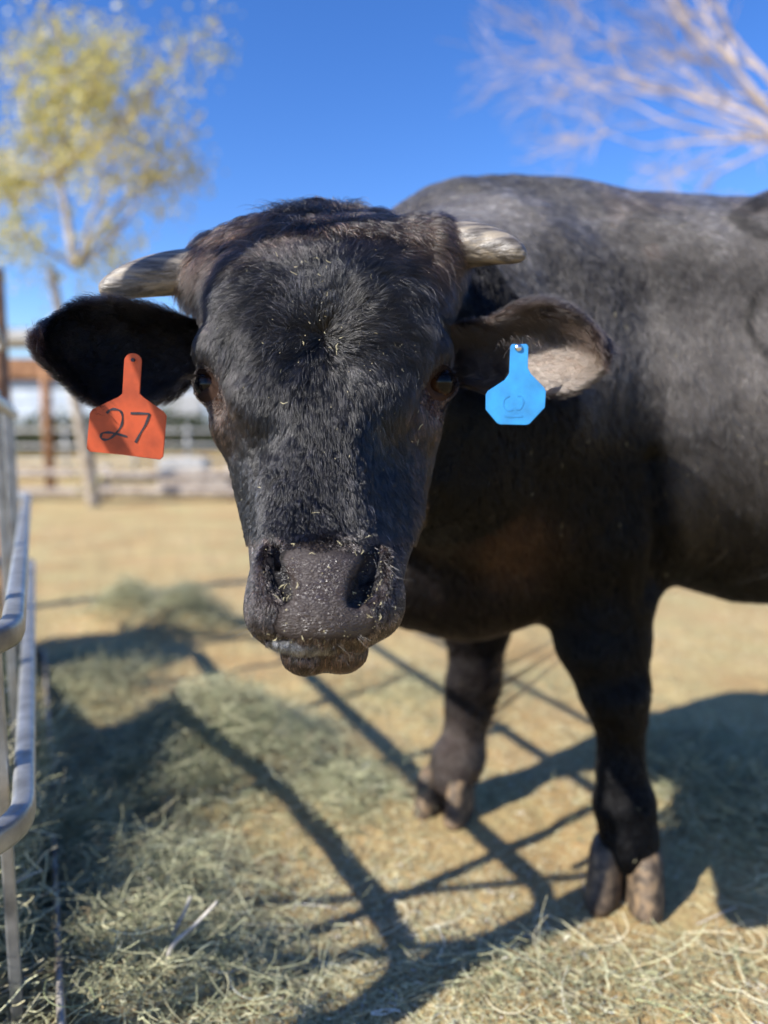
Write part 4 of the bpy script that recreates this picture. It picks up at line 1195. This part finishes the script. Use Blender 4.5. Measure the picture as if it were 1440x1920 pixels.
# tall bent hoop of the feeder's end, outside the frame: its shadow crosses the poll, temple and horn
hp = catmull([(-.51, .745, .95), (-.60, .70, 1.30), (-.62, .682, 1.448), (-.62, .672, 1.52), (-.62, .675, 1.597), (-.62, .66, 1.71), (-.66, .58, 1.80), (-.78, .50, 1.84), (-1.0, .45, 1.85)], 6)
mb = MB(); mb.tube(hp, .0125, 12); mb.build('hoop', M_GALV, feeder, smooth=True)
mb = MB(); mb.tube([(-.62, .776, .9), (-.62, .776, 1.60)], .010, 12); mb.build('hoop_bar', M_GALV, feeder, smooth=True)

# hay inside the feeder
def heap_strands(cx, cy, rx, ry, h, N, z0=.05):
    a = RNG.uniform(0, 2 * np.pi, N); r = np.sqrt(RNG.random(N)); x = rx * r * np.cos(a); y = ry * r * np.sin(a)
    an_ = RIDGE if ry > .6 else 0.0; x, y = cx + x * math.cos(an_) - y * math.sin(an_), cy + x * math.sin(an_) + y * math.cos(an_)
    top = z0 + h * (1 - r ** 3) * (.8 + .3 * vnoise(np.stack([x, y, 0 * x], 1), 4, 5)); z = np.where(RNG.random(N) < .6, top, z0 + (top - z0) * RNG.random(N))
    return x, y, z
HP2, HR2, HC2 = [], [], []
RIDGE = math.radians(25)
heaps = [(-.90, 1.36, .20, .62, .34), (-1.18, 1.55, .42, .42, .62), (-1.75, 2.45, .40, .50, .72), (-.82, 1.12, .20, .22, .10)]  # third heap lies out of view, added for the shade it casts
for (cx, cy, rx, ry, h) in heaps:
    n_ = 14000 if ry > .6 else (9000 if h > .2 else 5000)
    x, y, z = heap_strands(cx, cy, rx, ry, h, n_, .04)
    t = hay_strands(x, y, z, RNG.uniform(.03, .16, n_), RNG.uniform(.0007, .0015, n_), 1.2, .4, pal=HAYC[[1, 2, 3, 2, 3, 4]]); HP2.append(t[0]); HR2.append(t[1]); HC2.append(t[2])
# a drift of chaff on the pan along the side
n_ = 9000; t_ = RNG.uniform(-.1, 1.0, n_); w_ = RNG.uniform(.01, .30, n_)
x = C1.x + side_dir.x * t_ * 1.6 - side_dir.y * w_ + 0; y = C1.y + side_dir.y * t_ * 1.6 + side_dir.x * w_
t = hay_strands(x, y, .035 + .05 * RNG.random(n_) ** 2, RNG.uniform(.006, .06, n_), RNG.uniform(.0006, .0013, n_), 1.0, .3, pal=HAYC[[2, 3, 4, 3]]); HP2.append(t[0]); HR2.append(t[1]); HC2.append(t[2])
fh = curves_obj('feeder_hay', np.concatenate(HP2), np.concatenate(HR2), M_HAY, None, np.concatenate(HC2)); tag(fh, kind='stuff')
M_BALE = mat_noise('packed_hay', (.12, .12, .06), (.34, .32, .17), scale=40, rough=.9, bump=.9, bscale=70, bdist=.02)
for (cx, cy, rx, ry, h), lab in zip(heaps[:3], ('low ridge of hay lying against the feeder bars at the near side', 'nearer heap of packed hay inside the feeder', 'farther and taller heap of packed hay, unseen and added inside the feeder to cast shade')):
    bm = bmesh.new(); bmesh.ops.create_icosphere(bm, subdivisions=4, radius=1)
    for v in bm.verts:
        n_ = float(vnoise(np.array([tuple(v.co)]), 2.2, int(cx * 10))[0]); k_ = 1 + .12 * n_
        an_ = RIDGE if ry > .6 else 0.0; lx, ly = v.co.x * rx * .93 * k_, v.co.y * ry * .93 * k_
        v.co = Vector((cx + lx * math.cos(an_) - ly * math.sin(an_), cy + lx * math.sin(an_) + ly * math.cos(an_), .05 + max(v.co.z, -.02) * h * .95 * k_))
    me = bpy.data.meshes.new('hay_heap'); bm.to_mesh(me); bm.free(); me.polygons.foreach_set('use_smooth', [True] * len(me.polygons)); me.materials.append(M_BALE)
    o = bpy.data.objects.new('hay_heap', me); link(o); tag(o, label=lab, cat='hay heap', group='hay heaps in the feeder')

# ================================================================== TREES
M_BARKP = mat_noise('pale_bark', (.22, .17, .12), (.48, .42, .34), scale=9, rough=.85, bump=.6, bscale=20, bdist=.02)
M_BARKW = mat_noise('white_bark', (.30, .25, .225), (.54, .45, .40), scale=5, rough=.8, bump=.3)
def leaf_mat(name, cols):
    m, n, l, b = mat_new(name)
    a = n.new('ShaderNodeAttribute'); a.attribute_name = 'shade'
    r = n.new('ShaderNodeValToRGB'); l.new(a.outputs['Fac'], r.inputs[0])
    while len(r.color_ramp.elements) < len(cols): r.color_ramp.elements.new(.5)
    for i_, (e, c_) in enumerate(zip(r.color_ramp.elements, cols)): e.position = i_ / (len(cols) - 1); e.color = (*c_, 1)
    l.new(r.outputs[0], b.inputs['Base Color']); b.inputs['Roughness'].default_value = .5
    t = n.new('ShaderNodeBsdfTranslucent'); l.new(r.outputs[0], t.inputs['Color']); mx = n.new('ShaderNodeMixShader'); mx.inputs[0].default_value = .42
    l.new(b.outputs[0], mx.inputs[1]); l.new(t.outputs[0], mx.inputs[2]); l.new(mx.outputs[0], n['Material Output'].inputs['Surface'])
    return m
M_LEAF = leaf_mat('autumn_leaf', [(.26, .27, .09), (.50, .46, .15), (.64, .56, .22), (.46, .38, .16)])
def grow(start, dirn, L, r, depth, rnd, segs, spread=.55, up=.12, taper=.72, kids=(2, 3), shrink=(.62, .8)):
    pts = [start.copy()]; d = dirn.normalized(); p_ = start.copy(); n_ = 5
    for k_ in range(n_):
        wb_ = .25 if (depth == 0 and L > .8) else 1.0
        d = (d + Vector((rnd.gauss(0, .13), rnd.gauss(0, .13), rnd.gauss(0, .10) + up * .3)) * wb_).normalized(); p_ = p_ + d * (L / n_); pts.append(p_.copy())
    segs.append((pts, [r * (1 - (1 - taper) * k_ / n_) for k_ in range(n_ + 1)], depth))
    if depth == 0: return
    for k_ in range(rnd.randint(*kids)):
        t = rnd.choice([2, 3, 4, 5]) if k_ else 5
        ax_ = Vector((rnd.gauss(0, 1), rnd.gauss(0, 1), rnd.gauss(0, 1))).cross(d).normalized()
        nd = (Matrix.Rotation(rnd.uniform(.25, 1) * spread * (1 if k_ else .6), 3, ax_) @ d) + Vector((0, 0, up))
        grow(pts[t], nd, L * rnd.uniform(*shrink), r * taper * (.8 if k_ else .95), depth - 1, rnd, segs, spread, up, taper, kids, shrink)
def tree(name, base, dirn, L, r, depth, seed, bark, leaf=None, nleaf=0, lsize=.06, droop=.3, lab='', cat='tree', limbs=None, twig_r=.003, lim=None, **kw):
    rnd = random.Random(seed); segs = []
    root = empty(name, base, label=lab, cat=cat)
    if limbs:
        for (s_, d_, L_, r_, dep) in limbs: grow(Vector(s_), Vector(d_), L_, r_, dep, rnd, segs, **kw)
    else: grow(Vector(base), Vector(dirn), L, r, depth, rnd, segs, **kw)
    tr = MB(); br = MB(); mxd = max(s_[2] for s_ in segs)
    for pts, rr2, dep in segs:
        (tr if dep == mxd or limbs else br).tube(pts, [max(v, twig_r) for v in rr2], 8 if dep > 1 else 5, cap=False)
    tr.build('trunk', bark, root, smooth=True)
    if br.v: br.build('branches', bark, root, smooth=True)
    if leaf:
        tips = [(p_, dep) for pts, _, dep in segs if dep <= 2 for p_ in pts[1:]]
        T = np.array([tuple(tips[i_][0]) for i_ in RNG.integers(0, len(tips), nleaf)])
        T = T + RNG.normal(size=T.shape) * np.array([.19, .19, .15]) - np.stack([0 * T[:, 0], 0 * T[:, 0], np.abs(RNG.normal(size=nleaf)) * droop], 1)
        a_ = RNG.normal(size=(nleaf, 3)); a_ /= np.linalg.norm(a_, axis=1, keepdims=True); b_ = np.cross(a_, RNG.normal(size=(nleaf, 3))); b_ /= np.linalg.norm(b_, axis=1, keepdims=True)
        s_ = lsize * RNG.uniform(.6, 1.3, (nleaf, 1))
        vs = np.stack([T - a_ * s_ * .6, T + b_ * s_ * .42, T + a_ * s_ * .7, T - b_ * s_ * .42], 1).reshape(-1, 3)
        o = mesh_np('crown', vs, np.arange(nleaf * 4).reshape(-1, 4), leaf, root, smooth=False)
        sh = np.repeat(np.clip(.5 + .5 * vnoise(T, .9, seed) + RNG.normal(0, .18, nleaf), 0, 1), 4)
        at_ = o.data.attributes.new('shade', 'FLOAT', 'POINT'); at_.data.foreach_set('value', sh.astype(np.float32))
    return root
# the yellow cottonwood left of the bull
b0 = P(168, 780, 8.5); b0.z = 0
f0, f1 = P(140, 500, 8.5), P(112, 330, 8.6)
CL = [(b0, f0 - b0, (f0 - b0).length, .085, 0), (f0, f1 - f0, (f1 - f0).length, .06, 0)]
for k_, (tx_, ty_, o_) in enumerate(((60, 120, 1), (150, 90, 1), (225, 105, 1), (300, 150, 1), (395, 205, 1), (330, 260, 0), (15, 330, 1), (5, 190, 1), (250, 330, 0), (50, 420, 0), (200, 440, 0), (-60, 100, 1), (-60, 300, 1), (190, 200, 1), (300, 340, 0))):
    s_ = f1 if o_ else f0; e_ = P(tx_, ty_, 8.5 + random.uniform(-.9, .9)); CL.append((s_, e_ - s_, (e_ - s_).length * .85, .028, 2))
tree('cottonwood_tree', b0, None, 1, 1, 2, 5, M_BARKP, M_LEAF, 6500, .060, .16, 'slender tree with thin yellow green autumn leaves behind the left ear', limbs=CL, kids=(2, 3), spread=.8, up=.04, shrink=(.30, .45), taper=.6, twig_r=.006)
# bare pale tree at the upper right
base = P(1600, 700, 7.5); base.z = 0
s0 = P(1475, 260, 7.5)
LIMB = []
for (tx_, ty_, L_, r_) in ((1385, 40, 1.1, .040), (1300, 120, 1.0, .036), (1120, 60, 1.4, .022), (1150, 200, 1.3, .020), (1200, 290, 1.2, .020), (1440, -60, 1.2, .03), (1330, 330, .8, .018), (1230, 240, 1.2, .018), (1290, 20, 1.2, .022), (1520, -40, 1.1, .03)):
    e_ = P(tx_, ty_, 7.5 + random.uniform(-.5, .5)); LIMB.append((s0, e_ - s0, L_, r_, 4))
tree('bare_tree', base, None, 1, 1, 3, 9, M_BARKW, lab='leafless pale tree spreading thin branches over the bull\'s back', limbs=[(base, s0 - base, (s0 - base).length, .10, 0)] + LIMB, kids=(2, 4), spread=.75, up=.02, shrink=(.6, .8), taper=.6, twig_r=.003)

# ================================================================== FAR YARD
M_RPIPE = mat_noise('rusty_pipe', (.16, .07, .03), (.38, .20, .10), scale=12, rough=.8, bump=.3)
M_GPIPE = mat_noise('grey_pipe', (.30, .30, .30), (.50, .49, .47), scale=9, rough=.5, metal=.3, bump=.1)
M_TIMB = mat_noise('weathered_timber', (.22, .18, .15), (.46, .40, .34), scale=10, rough=.9, bump=.5)
M_WALL = mat_noise('pale_sheet_metal', (.42, .48, .56), (.56, .62, .68), scale=3, rough=.5, bump=.1)
# shade shelter: rusty beam, posts, thin grey roof edge
D1 = 11.0
sh = empty('shade_shelter', (P(60, 800, D1).x, P(60, 800, D1).y, 0), label='open shade shelter with a rusty brown beam behind the left ear', cat='shelter')
zb = P(50, 690, D1).z; y1 = P(50, 690, D1).y; xl, xr = P(-160, 690, D1).x, P(108, 690, D1).x
mb = MB(); mb.box(((xl + xr) / 2, y1, zb), (xr - xl, .10, .30), bev=.01); mb.build('beam', M_RPIPE, sh)
zr = P(50, 628, D1).z
mb = MB(); mb.box(((xl + xr) / 2 + .1, y1 + .8, zr), (xr - xl + .5, 2.1, .13), rotx(2), bev=.01)
for k_ in range(12): mb.box((xl + (xr - xl) * k_ / 11, y1 + .8, zr + .09), (.05, 2.1, .03), rotx(2))
mb.build('roof', M_GPIPE, sh)
for k_, pxp in enumerate((84, -60)):
    a_ = P(pxp, 700, D1)
    mb = MB(); mb.tube([(a_.x, y1, 0), (a_.x, y1, zr - .05)], .075, 12); mb.build('post', M_RPIPE if k_ == 0 else M_GPIPE, sh, smooth=True)
# pale metal shed with horizontal ribs farther off
D2 = 22.0
a_, b_ = P(-120, 700, D2), P(412, 800, D2)
shed = empty('metal_shed', ((a_.x + b_.x) / 2, a_.y + 2, 0), label='long low pale metal shed in the far yard', cat='shed')
mb = MB(); ztop = P(200, 716, D2).z; mb.box(((a_.x + b_.x) / 2, a_.y + 2, ztop / 2), (b_.x - a_.x, 4, ztop))
for k_ in range(5): mb.box(((a_.x + b_.x) / 2, a_.y - .02, ztop * (.25 + .17 * k_)), (b_.x - a_.x, .05, .05))
mb.build('wall', M_WALL, shed)
mb = MB(); mb.box(((a_.x + b_.x) / 2, a_.y + 2, ztop + .10), (b_.x - a_.x + .5, 4.6, .12), rotx(-3)); mb.build('roof', M_GPIPE, shed)
mb = MB(); dxp = P(345, 770, D2); mb.box((dxp.x, a_.y - .03, .95), (1.0, .05, 1.9)); mb.build('door', M_GPIPE, shed)
# tall thin pole and the dark post with rails of the far pen fence
def bushy(name, c, r, n_, mat, lab, cat='bush', grp=None, ls=.12):
    root = empty(name, (c[0], c[1], 0), label=lab, cat=cat, group=grp)
    q_ = RNG.normal(size=(n_, 3)); q_ /= np.linalg.norm(q_, axis=1, keepdims=True); q_ *= (RNG.random((n_, 1)) ** .45)
    q_ = q_ * (1 + .35 * vnoise(q_, 2.5, int(abs(c[0]) * 9))[:, None]) * np.array(r); T = q_ + np.array(c); T[:, 2] = np.abs(T[:, 2])
    a2 = RNG.normal(size=(n_, 3)); a2 /= np.linalg.norm(a2, axis=1, keepdims=True); b2 = np.cross(a2, RNG.normal(size=(n_, 3))); b2 /= np.linalg.norm(b2, axis=1, keepdims=True)
    s2 = ls * RNG.uniform(.6, 1.4, (n_, 1))
    o = mesh_np('foliage', np.stack([T - a2 * s2, T + b2 * s2 * .6, T + a2 * s2, T - b2 * s2 * .6], 1).reshape(-1, 3), np.arange(n_ * 4).reshape(-1, 4), mat, root, smooth=False)
    shd = np.repeat(np.clip(.5 + .5 * vnoise(T, 1.1, 3) + RNG.normal(0, .2, n_), 0, 1), 4); o.data.attributes.new('shade', 'FLOAT', 'POINT').data.foreach_set('value', shd.astype(np.float32))
    mb = MB()
    for k_ in range(5):
        a3 = random.uniform(0, 6.28); mb.tube([(c[0], c[1], 0), (c[0] + .3 * r[0] * math.cos(a3), c[1] + .3 * r[1] * math.sin(a3), c[2] * .5), (c[0] + .6 * r[0] * math.cos(a3), c[1] + .6 * r[1] * math.sin(a3), c[2])], [.05, .03, .01], 6)
    mb.build('stems', M_BARKP, root)
    return root
M_GREEN = leaf_mat('scrub_leaf', [(.05, .07, .03), (.09, .11, .05), (.14, .15, .07)])
D3 = 30.0
desc = ['dark green shrub, leftmost of the far row', 'second far shrub from the left, behind the rusty post', 'third far shrub, behind the orange tag', 'fourth far shrub, just right of the orange tag', 'far shrub close to the bull\'s cheek']
for k_, (pxb, pyb, hh) in enumerate(((20, 790, 1.0), (90, 780, 1.3), (160, 785, 1.2), (325, 775, 1.4), (400, 785, 1.1))):
    a_ = P(pxb, 800, 19.0 + k_ * .4); bushy('shrub', (a_.x, a_.y, hh * .45), (1.0, .7, hh * .62), 900, M_GREEN, desc[k_], grp='shrubs at the far edge of the yard', ls=.10)
# fences: two lines of timber rails
def fence(D, pxs, zs, name, lab, mat, postw=.10, rr3=.05, posts=None):
    a_ = P(pxs[0], 850, D); b_ = P(pxs[1], 850, D)
    root = empty(name, ((a_.x + b_.x) / 2, a_.y, 0), label=lab, cat='fence')
    for z_ in zs:
        mb = MB(); pts = [(a_.x + (b_.x - a_.x) * t, a_.y + .02 * math.sin(t * 9), z_ + .012 * math.sin(t * 14 + z_ * 9)) for t in np.linspace(0, 1, 12)]
        mb.tube(pts, rr3, 8); mb.build('rail', mat, root, smooth=True)
    for pxp in posts:
        q_ = P(pxp, 850, D); mb = MB(); mb.tube([(q_.x, q_.y + rr3 + .05, -.05), (q_.x, q_.y + rr3 + .05, max(zs) + .10)], postw / 2, 10); mb.build('post', M_TIMB if mat is not M_GPIPE else mat, root, smooth=True)
fence(9.2, (-200, 640), (.12, .34), 'log_fence', 'low weathered log fence at the far side of the pen', M_TIMB, .11, .055, posts=(-40, 190, 430))
fence(14.5, (-300, 620), (.25, .55, .85), 'pipe_fence', 'grey pipe fence standing beyond the low log fence', M_GPIPE, .07, .03, posts=(20, 120, 250, 350, 470))
# dark trough and a rock pile on the brown ground
q_ = P(345, 838, 12.0); q_.z = 0
mb = MB(); mb.box((q_.x, q_.y, .22), (.75, .5, .40), bev=.03); mb.box((q_.x, q_.y, .425), (.62, .38, .03), bev=.01)
mb.build('water_trough', M_GPIPE, None, label='dark grey water trough in the far yard right of the orange tag', cat='trough')
# a block of timbers
q_ = P(410, 885, 9.9); q_.z = 0
mb = MB()
for k_ in range(4): mb.box((q_.x + random.uniform(-.1, .1), q_.y + .13 * (k_ % 2), .06 + .11 * (k_ // 2)), (1.5, .12, .10), rotz(random.uniform(-4, 4)), bev=.01)
mb.build('timber_stack', M_TIMB, None, label='stack of old boards by the log fence, near the bull\'s cheek', cat='timber')
# dark post at the very left edge, close by
q_ = P(-14, 540, 3.6)
mb = MB(); mb.tube([(q_.x, q_.y, 0), (q_.x, q_.y, P(0, 505, 3.6).z)], .055, 14); mb.build('fence_post', M_RPIPE, None, smooth=True, label='blurred brown post at the extreme left edge behind the feeder', cat='post')
